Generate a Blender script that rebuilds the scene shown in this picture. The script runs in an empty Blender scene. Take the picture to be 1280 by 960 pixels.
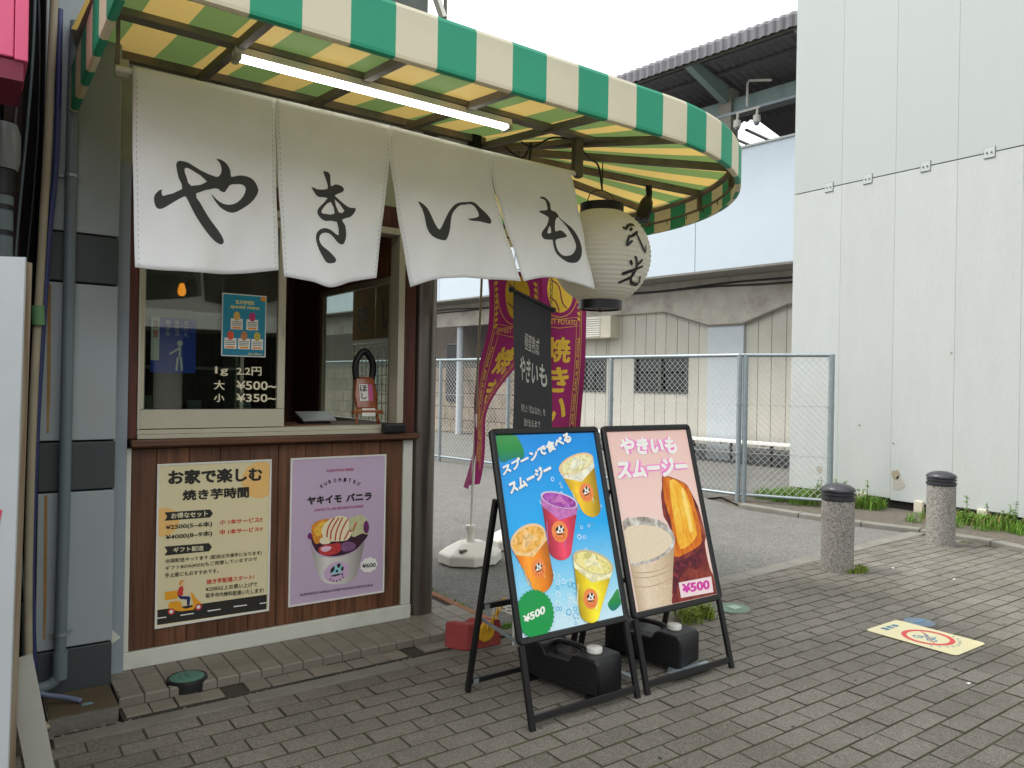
import bpy, bmesh, math, random
from mathutils import Vector, Matrix
from mathutils.geometry import tessellate_polygon
sc = bpy.context.scene
col = sc.collection
rad = math.radians
random.seed(11)

# ------------------------------------------------------------------ camera
YAW, ROLL, EYE = rad(35.7), rad(1.0), 1.45
cam_d = bpy.data.cameras.new('camera')
cam_d.sensor_width = 36.0
cam_d.lens = 36.0 * 950 / 1280
cam_d.clip_start = 0.05
cam_d.clip_end = 2000
cam = bpy.data.objects.new('camera', cam_d)
col.objects.link(cam)
fwd = Vector((math.sin(YAW), math.cos(YAW), 0))
rgt = Vector((math.cos(YAW), -math.sin(YAW), 0))
upv = Vector((0, 0, 1))
cx = rgt * math.cos(ROLL) + upv * math.sin(ROLL)
cy = upv * math.cos(ROLL) - rgt * math.sin(ROLL)
cz = -fwd
cam.matrix_world = Matrix(((cx.x, cy.x, cz.x, 0), (cx.y, cy.y, cz.y, 0), (cx.z, cy.z, cz.z, EYE), (0, 0, 0, 1)))
sc.camera = cam

# ------------------------------------------------------------------ overcast sky and weak sun
SUN_EL, SUN_AZ = 58, -50          # azimuth from +Y towards +X
w = bpy.data.worlds.new('World')
sc.world = w
w.use_nodes = True
nt = w.node_tree
nt.nodes.clear()
sky = nt.nodes.new('ShaderNodeTexSky')
sky.sky_type = 'NISHITA'
sky.sun_disc = False
sky.sun_elevation = rad(SUN_EL)
sky.sun_rotation = rad(SUN_AZ)
sky.air_density = 1.6
sky.dust_density = 4.0
hs = nt.nodes.new('ShaderNodeHueSaturation')
hs.inputs['Saturation'].default_value = 0.12
mx = nt.nodes.new('ShaderNodeMix')
mx.data_type = 'RGBA'
mx.inputs[0].default_value = 0.72
mx.inputs[7].default_value = (11.2, 11.6, 11.9, 1)      # even cloud cover
bg = nt.nodes.new('ShaderNodeBackground')
bg.inputs['Strength'].default_value = 0.1
wo = nt.nodes.new('ShaderNodeOutputWorld')
nt.links.new(sky.outputs[0], hs.inputs['Color'])
nt.links.new(hs.outputs[0], mx.inputs[6])
nt.links.new(mx.outputs[2], bg.inputs[0])
nt.links.new(bg.outputs[0], wo.inputs[0])
sd = bpy.data.lights.new('sun', 'SUN')
sd.energy = 1.5
sd.angle = rad(14)
sd.color = (1, .97, .92)
sun = bpy.data.objects.new('sun', sd)
col.objects.link(sun)
sv = Vector((math.sin(rad(SUN_AZ)) * math.cos(rad(SUN_EL)), math.cos(rad(SUN_AZ)) * math.cos(rad(SUN_EL)), math.sin(rad(SUN_EL))))
sun.rotation_euler = sv.to_track_quat('Z', 'Y').to_euler()
sc.view_settings.view_transform = 'Standard'
sc.view_settings.look = 'None'
sc.view_settings.exposure = 1.1
sc.view_settings.gamma = 1.0
sc.view_settings.use_curve_mapping = False

# ------------------------------------------------------------------ materials
def S(c):
    return tuple((x / 255 / 12.92 if x <= 10 else ((x / 255 + .055) / 1.055) ** 2.4) for x in c)

MATS = {}
def mat(name, rgb, rough=.6, metal=0, var=.08, scale=6, bump=0, bscale=60, spec=.4, trans=0, coat=0, stretch=(1, 1, 1), grime=0, gcol=(70, 62, 48), tint=None, isl=0):
    """principled surface with noise colour variation, optional grime patches, bump, translucency"""
    if name in MATS:
        return MATS[name]
    m = bpy.data.materials.new(name)
    m.use_nodes = True
    t = m.node_tree
    b = t.nodes['Principled BSDF']
    N, L = t.nodes.new, t.links.new
    tc = N('ShaderNodeTexCoord')
    mp = N('ShaderNodeMapping')
    mp.inputs['Scale'].default_value = stretch
    L(tc.outputs['Object'], mp.inputs[0])
    c = S(rgb)
    base = N('ShaderNodeRGB')
    base.outputs[0].default_value = (*c, 1)
    cur = base.outputs[0]
    if var:
        nz = N('ShaderNodeTexNoise')
        nz.inputs['Scale'].default_value = scale
        nz.inputs['Detail'].default_value = 6
        nz.inputs['Roughness'].default_value = .65
        L(mp.outputs[0], nz.inputs[0])
        mr = N('ShaderNodeMapRange')
        mr.inputs[1].default_value = .25; mr.inputs[2].default_value = .75
        mr.inputs[3].default_value = 1 - var; mr.inputs[4].default_value = 1 + var
        L(nz.outputs[0], mr.inputs[0])
        fac = mr.outputs[0]
        if isl:
            oi = N('ShaderNodeObjectInfo'); ge = N('ShaderNodeNewGeometry')
            ad = N('ShaderNodeMath'); ad.operation = 'ADD'
            L(oi.outputs['Random'], ad.inputs[0]); L(ge.outputs['Random Per Island'], ad.inputs[1])
            fr = N('ShaderNodeMath'); fr.operation = 'FRACT'; L(ad.outputs[0], fr.inputs[0])
            m2 = N('ShaderNodeMapRange'); m2.inputs[3].default_value = 1 - isl; m2.inputs[4].default_value = 1 + isl
            L(fr.outputs[0], m2.inputs[0])
            mu = N('ShaderNodeMath'); mu.operation = 'MULTIPLY'; L(fac, mu.inputs[0]); L(m2.outputs[0], mu.inputs[1]); fac = mu.outputs[0]
        vm = N('ShaderNodeVectorMath'); vm.operation = 'SCALE'
        L(cur, vm.inputs[0]); L(fac, vm.inputs['Scale'])
        cur = vm.outputs[0]
    if grime:
        g = N('ShaderNodeTexNoise'); g.inputs['Scale'].default_value = 1.7; g.inputs['Detail'].default_value = 9; g.inputs['Roughness'].default_value = .7
        L(mp.outputs[0], g.inputs[0])
        gr = N('ShaderNodeMapRange'); gr.inputs[1].default_value = .5; gr.inputs[2].default_value = .72; gr.inputs[3].default_value = 0; gr.inputs[4].default_value = grime
        L(g.outputs[0], gr.inputs[0])
        mm = N('ShaderNodeMix'); mm.data_type = 'RGBA'
        L(gr.outputs[0], mm.inputs[0]); L(cur, mm.inputs[6]); mm.inputs[7].default_value = (*S(gcol), 1)
        cur = mm.outputs[2]
    L(cur, b.inputs['Base Color'])
    b.inputs['Roughness'].default_value = rough
    b.inputs['Metallic'].default_value = metal
    b.inputs['Specular IOR Level'].default_value = spec
    if coat:
        b.inputs['Coat Weight'].default_value = coat
        b.inputs['Coat Roughness'].default_value = .12
    if bump:
        n2 = N('ShaderNodeTexNoise'); n2.inputs['Scale'].default_value = bscale; n2.inputs['Detail'].default_value = 4
        L(mp.outputs[0], n2.inputs[0])
        bp = N('ShaderNodeBump'); bp.inputs['Strength'].default_value = bump; bp.inputs['Distance'].default_value = .01
        L(n2.outputs[0], bp.inputs['Height']); L(bp.outputs[0], b.inputs['Normal'])
    if trans:
        tr = N('ShaderNodeBsdfTranslucent')
        if tint:
            tr.inputs[0].default_value = (*S(tint), 1)
        else:
            L(cur, tr.inputs[0])
        ms = N('ShaderNodeMixShader'); ms.inputs[0].default_value = trans
        out = t.nodes['Material Output']
        L(b.outputs[0], ms.inputs[1]); L(tr.outputs[0], ms.inputs[2]); L(ms.outputs[0], out.inputs[0])
    MATS[name] = m
    return m

def speckle(name, rgb, dark, light, scale=260, amount=.5, rough=.85, isl=0, stain=0, stainc=(60, 62, 40), bump=.4, damp=0):
    """stony surface: fine chips of lighter and darker stone"""
    m = mat(name, rgb, rough=rough, var=.12, scale=3, isl=isl)
    t = m.node_tree; N, L = t.nodes.new, t.links.new
    b = t.nodes['Principled BSDF']
    src = b.inputs['Base Color'].links[0].from_socket
    tc = [n for n in t.nodes if n.type == 'TEX_COORD'][0]
    ge = N('ShaderNodeNewGeometry')
    v = N('ShaderNodeTexVoronoi'); v.inputs['Scale'].default_value = scale
    L(ge.outputs['Position'], v.inputs['Vector'])
    rp = N('ShaderNodeValToRGB')
    e = rp.color_ramp.elements
    e[0].position = 0; e[0].color = (*S(dark), 1)
    e[1].position = 1; e[1].color = (*S(light), 1)
    sp = N('ShaderNodeSeparateColor'); L(v.outputs['Color'], sp.inputs[0]); L(sp.outputs[0], rp.inputs[0])
    mm = N('ShaderNodeMix'); mm.data_type = 'RGBA'; mm.inputs[0].default_value = amount
    L(src, mm.inputs[6]); L(rp.outputs[0], mm.inputs[7])
    cur = mm.outputs[2]
    if stain:
        g = N('ShaderNodeTexNoise'); g.inputs['Scale'].default_value = .9; g.inputs['Detail'].default_value = 8; g.inputs['Roughness'].default_value = .68
        L(ge.outputs['Position'], g.inputs[0])
        gr = N('ShaderNodeMapRange'); gr.inputs[1].default_value = .42; gr.inputs[2].default_value = .7; gr.inputs[3].default_value = 0; gr.inputs[4].default_value = stain
        L(g.outputs[0], gr.inputs[0])
        m3 = N('ShaderNodeMix'); m3.data_type = 'RGBA'; L(gr.outputs[0], m3.inputs[0]); L(cur, m3.inputs[6]); m3.inputs[7].default_value = (*S(stainc), 1)
        cur = m3.outputs[2]
    L(cur, b.inputs['Base Color'])
    bp = N('ShaderNodeBump'); bp.inputs['Strength'].default_value = bump; bp.inputs['Distance'].default_value = .004
    L(sp.outputs[1], bp.inputs['Height']); L(bp.outputs[0], b.inputs['Normal'])
    return m

def wood(name, c1, c2, axis='Z', scale=1.0, rough=.6, knots=True):
    m = mat(name, c1, rough=rough, var=.1, scale=4, isl=.22)
    t = m.node_tree; N, L = t.nodes.new, t.links.new
    b = t.nodes['Principled BSDF']
    src = b.inputs['Base Color'].links[0].from_socket
    ge = N('ShaderNodeNewGeometry')
    mp = N('ShaderNodeMapping')
    k = {'X': (2, 40, 40), 'Y': (40, 2, 40), 'Z': (40, 40, 2)}[axis]
    mp.inputs['Scale'].default_value = [x * scale for x in k]
    L(ge.outputs['Position'], mp.inputs[0])
    n = N('ShaderNodeTexNoise'); n.inputs['Scale'].default_value = 1; n.inputs['Detail'].default_value = 5; n.inputs['Distortion'].default_value = .6
    L(mp.outputs[0], n.inputs[0])
    gr = N('ShaderNodeMapRange'); gr.inputs[1].default_value = .35; gr.inputs[2].default_value = .75
    L(n.outputs[0], gr.inputs[0])
    mm = N('ShaderNodeMix'); mm.data_type = 'RGBA'; L(gr.outputs[0], mm.inputs[0]); L(src, mm.inputs[6]); mm.inputs[7].default_value = (*S(c2), 1)
    cur = mm.outputs[2]
    if knots:
        v = N('ShaderNodeTexVoronoi'); v.inputs['Scale'].default_value = 4.2
        m2 = N('ShaderNodeMapping'); m2.inputs['Scale'].default_value = (1, 1, .55)
        L(ge.outputs['Position'], m2.inputs[0]); L(m2.outputs[0], v.inputs['Vector'])
        kr = N('ShaderNodeMapRange'); kr.inputs[1].default_value = .03; kr.inputs[2].default_value = .13; kr.inputs[3].default_value = .85; kr.inputs[4].default_value = 0
        L(v.outputs['Distance'], kr.inputs[0])
        m4 = N('ShaderNodeMix'); m4.data_type = 'RGBA'; L(kr.outputs[0], m4.inputs[0]); L(cur, m4.inputs[6]); m4.inputs[7].default_value = (*S((34, 16, 8)), 1)
        cur = m4.outputs[2]
    L(cur, b.inputs['Base Color'])
    bp = N('ShaderNodeBump'); bp.inputs['Strength'].default_value = .35; bp.inputs['Distance'].default_value = .004
    L(n.outputs[0], bp.inputs['Height']); L(bp.outputs[0], b.inputs['Normal'])
    return m

def gradient(name, stops, rough=.4, axis=2, spec=.3, coat=0, var=0, scale=30):
    """printed colour gradient along the generated axis"""
    m = mat(name, (128, 128, 128), rough=rough, var=0, spec=spec, coat=coat)
    t = m.node_tree; N, L = t.nodes.new, t.links.new
    tc = [n for n in t.nodes if n.type == 'TEX_COORD'][0]
    sp = N('ShaderNodeSeparateXYZ'); L(tc.outputs['Generated'], sp.inputs[0])
    rp = N('ShaderNodeValToRGB'); cr = rp.color_ramp
    while len(cr.elements) < len(stops):
        cr.elements.new(.5)
    for e, (p, c) in zip(cr.elements, stops):
        e.position = p; e.color = (*S(c), 1)
    L(sp.outputs[axis], rp.inputs[0])
    cur = rp.outputs[0]
    if var:
        nz = N('ShaderNodeTexNoise'); nz.inputs['Scale'].default_value = scale; nz.inputs['Detail'].default_value = 7; L(tc.outputs['Object'], nz.inputs[0])
        mr = N('ShaderNodeMapRange'); mr.inputs[1].default_value = .3; mr.inputs[2].default_value = .7; mr.inputs[3].default_value = 1 - var; mr.inputs[4].default_value = 1 + var; L(nz.outputs[0], mr.inputs[0])
        vm = N('ShaderNodeVectorMath'); vm.operation = 'SCALE'; L(cur, vm.inputs[0]); L(mr.outputs[0], vm.inputs['Scale']); cur = vm.outputs[0]
    L(cur, t.nodes['Principled BSDF'].inputs['Base Color'])
    return m

def rampnoise(name, stops, scale=20, stretch=(1, 1, 1), rough=.35, dist=.8):
    """mottled photographic print: noise through a colour ramp"""
    m = mat(name, (128, 128, 128), rough=rough, var=0, spec=.3)
    t = m.node_tree; N, L = t.nodes.new, t.links.new
    tc = [n for n in t.nodes if n.type == 'TEX_COORD'][0]
    mp = N('ShaderNodeMapping'); mp.inputs['Scale'].default_value = stretch; L(tc.outputs['Object'], mp.inputs[0])
    nz = N('ShaderNodeTexNoise'); nz.inputs['Scale'].default_value = scale; nz.inputs['Detail'].default_value = 8; nz.inputs['Roughness'].default_value = .7; nz.inputs['Distortion'].default_value = dist
    L(mp.outputs[0], nz.inputs[0])
    rp = N('ShaderNodeValToRGB'); cr = rp.color_ramp
    while len(cr.elements) < len(stops):
        cr.elements.new(.5)
    for e, (p, c) in zip(cr.elements, stops):
        e.position = p; e.color = (*S(c), 1)
    L(nz.outputs[0], rp.inputs[0]); L(rp.outputs[0], t.nodes['Principled BSDF'].inputs['Base Color'])
    return m

def glass(name, tint=(225, 232, 228), refl=1.5, rough=.01):
    m = bpy.data.materials.new(name); m.use_nodes = True
    t = m.node_tree; t.nodes.clear(); N, L = t.nodes.new, t.links.new
    tr = N('ShaderNodeBsdfTransparent'); tr.inputs[0].default_value = (*S(tint), 1)
    gl = N('ShaderNodeBsdfGlossy'); gl.inputs['Roughness'].default_value = rough
    fr = N('ShaderNodeFresnel')
    ge = N('ShaderNodeNewGeometry'); io = N('ShaderNodeMapRange'); io.inputs[3].default_value = refl; io.inputs[4].default_value = 1 / refl
    L(ge.outputs['Backfacing'], io.inputs[0]); L(io.outputs[0], fr.inputs[0])
    ms = N('ShaderNodeMixShader'); o = N('ShaderNodeOutputMaterial')
    L(fr.outputs[0], ms.inputs[0]); L(tr.outputs[0], ms.inputs[1]); L(gl.outputs[0], ms.inputs[2]); L(ms.outputs[0], o.inputs[0])
    MATS[name] = m
    return m

def lamp(name, rgb, strength):
    m = bpy.data.materials.new(name); m.use_nodes = True
    b = m.node_tree.nodes['Principled BSDF']
    b.inputs['Base Color'].default_value = (.8, .8, .8, 1)
    b.inputs['Emission Color'].default_value = (*S(rgb), 1)
    b.inputs['Emission Strength'].default_value = strength
    return m

# ------------------------------------------------------------------ mesh helpers
class MB:
    def __init__(s):
        s.v, s.f, s.m = [], [], []
    def add(s, vs, fs, mi=0):
        n = len(s.v)
        s.v += [Vector(p) for p in vs]
        for f in fs:
            s.f.append([n + i for i in f]); s.m.append(mi)
        return s
    def box(s, x0, x1, y0, y1, z0, z1, mi=0, M=None):
        vs = [Vector(p) for p in ((x0, y0, z0), (x1, y0, z0), (x1, y1, z0), (x0, y1, z0), (x0, y0, z1), (x1, y0, z1), (x1, y1, z1), (x0, y1, z1))]
        if M:
            vs = [M @ p for p in vs]
        return s.add(vs, [(0, 3, 2, 1), (4, 5, 6, 7), (0, 1, 5, 4), (1, 2, 6, 5), (2, 3, 7, 6), (3, 0, 4, 7)], mi)
    def bar(s, a, b, wd, ht, mi=0, up=(0, 0, 1)):
        """box bar from a to b"""
        a, b = Vector(a), Vector(b)
        d = (b - a).normalized(); u = Vector(up)
        sx = d.cross(u)
        if sx.length < 1e-4:
            sx = d.cross(Vector((1, 0, 0)))
        sx.normalize(); uy = sx.cross(d).normalized()
        vs = []
        for p in (a, b):
            for q, r in ((-1, -1), (1, -1), (1, 1), (-1, 1)):
                vs.append(p + sx * q * wd / 2 + uy * r * ht / 2)
        return s.add(vs, [(3, 2, 1, 0), (4, 5, 6, 7), (0, 1, 5, 4), (1, 2, 6, 5), (2, 3, 7, 6), (3, 0, 4, 7)], mi)
    def tube(s, pts, r, n=10, mi=0, caps=True):
        pts = [Vector(p) for p in pts]
        rs = r if isinstance(r, (list, tuple)) else [r] * len(pts)
        base = len(s.v); prev = None
        for i, p in enumerate(pts):
            d = (pts[min(i + 1, len(pts) - 1)] - pts[max(i - 1, 0)]).normalized()
            if prev is None:
                a = d.orthogonal().normalized()
            else:
                a = (prev - d * prev.dot(d)).normalized()
            prev = a; b = d.cross(a)
            for k in range(n):
                t = 2 * math.pi * k / n
                s.v.append(p + (a * math.cos(t) + b * math.sin(t)) * rs[i])
        for i in range(len(pts) - 1):
            for k in range(n):
                s.f.append([base + i * n + k, base + i * n + (k + 1) % n, base + (i + 1) * n + (k + 1) % n, base + (i + 1) * n + k]); s.m.append(mi)
        if caps:
            s.f.append([base + k for k in range(n)][::-1]); s.m.append(mi)
            s.f.append([base + (len(pts) - 1) * n + k for k in range(n)]); s.m.append(mi)
        return s
    def lathe(s, prof, c=(0, 0, 0), n=32, mi=0, caps=True):
        base = len(s.v); c = Vector(c)
        for r, z in prof:
            for k in range(n):
                t = 2 * math.pi * k / n
                s.v.append(c + Vector((r * math.cos(t), r * math.sin(t), z)))
        for i in range(len(prof) - 1):
            for k in range(n):
                s.f.append([base + i * n + k, base + i * n + (k + 1) % n, base + (i + 1) * n + (k + 1) % n, base + (i + 1) * n + k]); s.m.append(mi)
        if caps:
            s.f.append([base + k for k in range(n)][::-1]); s.m.append(mi)
            s.f.append([base + (len(prof) - 1) * n + k for k in range(n)]); s.m.append(mi)
        return s
    def prism(s, poly, O, U, V, D, mi=0):
        """polygon (u,v) in plane O,U,V pushed along D"""
        O, U, V, D = map(Vector, (O, U, V, D)); n = len(poly)
        vs = [O + U * a + V * b for a, b in poly]; vs += [p + D for p in vs]
        fs = [list(range(n)), list(range(2 * n - 1, n - 1, -1))] + [(i, i + n, (i + 1) % n + n, (i + 1) % n) for i in range(n)]
        return s.add(vs, fs, mi)
    def build(s, name, mats, parent=None, smooth=False, bevel=0, origin=None, segs=2, fix=True):
        if not isinstance(mats, (list, tuple)):
            mats = [mats]
        off = parent_loc(parent) if parent else Vector(origin or (0, 0, 0))
        me = bpy.data.meshes.new(name)
        me.from_pydata([p - off for p in s.v], [], s.f)
        for m in mats:
            me.materials.append(m)
        if len(mats) > 1:
            for p, mi in zip(me.polygons, s.m):
                p.material_index = mi
        if fix:
            bm = bmesh.new(); bm.from_mesh(me); bmesh.ops.recalc_face_normals(bm, faces=bm.faces); bm.to_mesh(me); bm.free()
        if smooth:
            for p in me.polygons:
                p.use_smooth = True
            if smooth != 'all':
                me.set_sharp_from_angle(angle=rad(40))
        o = bpy.data.objects.new(name, me)
        col.objects.link(o)
        if parent:
            o.parent = parent
        elif origin:
            o.location = origin
        if bevel:
            bv = o.modifiers.new('bevel', 'BEVEL'); bv.width = bevel; bv.segments = segs; bv.limit_method = 'ANGLE'; bv.angle_limit = rad(40)
        return o

def parent_loc(p):
    v = Vector(p.location)
    while p.parent:
        p = p.parent; v += Vector(p.location)
    return v

def tag(o, label=None, cat=None, group=None, kind=None):
    if label: o['label'] = label
    if cat: o['category'] = cat
    if group: o['group'] = group
    if kind: o['kind'] = kind
    return o

def thing(name, label, cat, loc, group=None):
    o = bpy.data.objects.new(name, None)
    o.location = loc; o.empty_display_size = .1
    col.objects.link(o)
    return tag(o, label, cat, group)

def B(x0, x1, y0, y1, z0, z1):
    return MB().box(x0, x1, y0, y1, z0, z1)

def tess(loops):
    vs = [Vector((a, b, 0)) for l in loops for a, b in l]
    tr = tessellate_polygon([[Vector((a, b, 0)) for a, b in l] for l in loops])
    return vs, [list(t) for t in tr]

def text_mesh(body, bold=0, res=3):
    c = bpy.data.curves.new('txt', 'FONT')
    c.body = body; c.offset = bold; c.resolution_u = res
    o = bpy.data.objects.new('txt', c); col.objects.link(o)
    dg = bpy.context.evaluated_depsgraph_get()
    e = o.evaluated_get(dg); m = e.to_mesh()
    vs = [v.co.copy() for v in m.vertices]; fs = [list(p.vertices) for p in m.polygons]
    e.to_mesh_clear(); bpy.data.objects.remove(o); bpy.data.curves.remove(c)
    return vs, fs

def text_quad(body, q, bold=0, res=3):
    """glyphs of body fitted to the quad BL, BR, TR, TL; bold strokes come from overlaid shifted copies"""
    vs, fs = text_mesh(body, 0, res)
    if not vs:
        return [], []
    if bold:
        k = 8 if bold < .08 else 14
        v0, f0 = vs, fs; vs, fs = list(v0), list(f0)
        for i in range(k):
            n = len(vs); a = 2 * math.pi * i / k
            vs += [Vector((v.x + bold * math.cos(a), v.y + bold * math.sin(a), .000003 * (i + 1))) for v in v0]
            fs += [[n + j for j in f] for f in f0]
    x0 = min(v.x for v in vs); x1 = max(v.x for v in vs); y0 = min(v.y for v in vs); y1 = max(v.y for v in vs)
    out = []
    for v in vs:
        a = (v.x - x0) / (x1 - x0); b = (v.y - y0) / max(y1 - y0, 1e-6)
        p = [(1 - a) * (1 - b) * q[0][i] + a * (1 - b) * q[1][i] + a * b * q[2][i] + (1 - a) * b * q[3][i] for i in (0, 1)]
        out.append(Vector((p[0], p[1], v.z)))
    return out, fs

class Plane:
    """print plane: origin, u, v, normal towards the viewer"""
    def __init__(s, O, U, V):
        s.O, s.U, s.V = Vector(O), Vector(U).normalized(), Vector(V).normalized()
        s.N = s.U.cross(s.V).normalized(); s.k = 0
    def put(s, name, vf, m, parent, lift=None, bump=True):
        vs, fs = vf
        if not vs:
            return None
        if lift is None:
            s.k += 1; lift = .0006 + .00006 * s.k
        mb = MB().add([s.O + s.U * p.x + s.V * p.y + s.N * (lift + p.z) for p in vs], fs)
        o = mb.build(name, m, parent, fix=False)
        return o
    def poly(s, name, loops, m, parent, lift=None):
        return s.put(name, tess(loops), m, parent, lift)
    def text(s, body, q, m, parent, bold=0, lift=None, name='lettering', res=3):
        return s.put(name, text_quad(body, q, bold, res), m, parent, lift)

def ell(c, a, b, n=28, rot=0, t0=0, t1=2 * math.pi):
    full = abs(t1 - t0 - 2 * math.pi) < 1e-6
    k = n if full else n + 1
    return [(c[0] + a * math.cos(t) * math.cos(rot) - b * math.sin(t) * math.sin(rot), c[1] + a * math.cos(t) * math.sin(rot) + b * math.sin(t) * math.cos(rot)) for t in (t0 + (t1 - t0) * i / n for i in range(k))]

def ribbon2(pts, wd):
    """flat stroke along pts with tapering ends"""
    P = [Vector((a, b)) for a, b in pts]; n = len(P); l, r = [], []
    for i, p in enumerate(P):
        d = (P[min(i + 1, n - 1)] - P[max(i - 1, 0)]).normalized(); q = Vector((-d.y, d.x))
        h = wd / 2 * (.55 if i in (0, n - 1) else 1)
        l.append(p + q * h); r.append(p - q * h)
    vs = [Vector((p.x, p.y, 0)) for p in l + r]
    return vs, [[i, i + 1, n + i + 1, n + i] for i in range(n - 1)]

def smooth2(pts, k=4):
    """Catmull-Rom resample, any dimension"""
    P = [tuple(p) for p in pts]; n = len(P); out = []
    for i in range(n - 1):
        p0, p1, p2, p3 = P[max(i - 1, 0)], P[i], P[i + 1], P[min(i + 2, n - 1)]
        for j in range(k):
            t = j / k
            out.append(tuple(.5 * (2 * b + (c - a) * t + (2 * a - 5 * b + 4 * c - d) * t * t + (3 * b - a - 3 * c + d) * t ** 3) for a, b, c, d in zip(p0, p1, p2, p3)))
    out.append(P[-1])
    return out

def smooth_closed(pts, k=3):
    P = list(pts); n = len(P); out = []
    for i in range(n):
        p0, p1, p2, p3 = P[i - 1], P[i], P[(i + 1) % n], P[(i + 2) % n]
        for j in range(k):
            t = j / k
            out.append(tuple(.5 * (2 * b + (c - a) * t + (2 * a - 5 * b + 4 * c - d) * t * t + (3 * b - a - 3 * c + d) * t ** 3) for a, b, c, d in zip(p0, p1, p2, p3)))
    return out

def diced(vf, du, dv):
    """cut a flat mesh on a grid so that it can follow a curved surface"""
    vs, fs = vf
    bm = bmesh.new()
    bv = [bm.verts.new(v) for v in vs]
    for f in fs:
        try: bm.faces.new([bv[i] for i in f])
        except ValueError: pass
    for ax, st in ((0, du), (1, dv)):
        a = min(v[ax] for v in vs); b = max(v[ax] for v in vs)
        t = math.ceil(a / st) * st
        while t < b:
            co = Vector((0, 0, 0)); co[ax] = t; no = Vector((0, 0, 0)); no[ax] = 1
            bmesh.ops.bisect_plane(bm, geom=bm.verts[:] + bm.edges[:] + bm.faces[:], plane_co=co, plane_no=no, dist=1e-6)
            t += st
    bm.verts.index_update()
    r = ([v.co.copy() for v in bm.verts], [[v.index for v in f.verts] for f in bm.faces])
    bm.free()
    return r

def on_surface(name, vf, fn, m, parent, lift=.003, du=.05, dv=.05):
    """print laid on the curved sheet fn(u, v)"""
    vs, fs = diced(vf, du, dv); pts = []
    for p in vs:
        a = fn(p.x, p.y); e = 1e-3
        n = (fn(p.x + e, p.y) - a).cross(fn(p.x, p.y + e) - a).normalized()
        pts.append(a + n * (lift + p.z))
    return MB().add(pts, fs).build(name, m, parent, fix=False)

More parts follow.
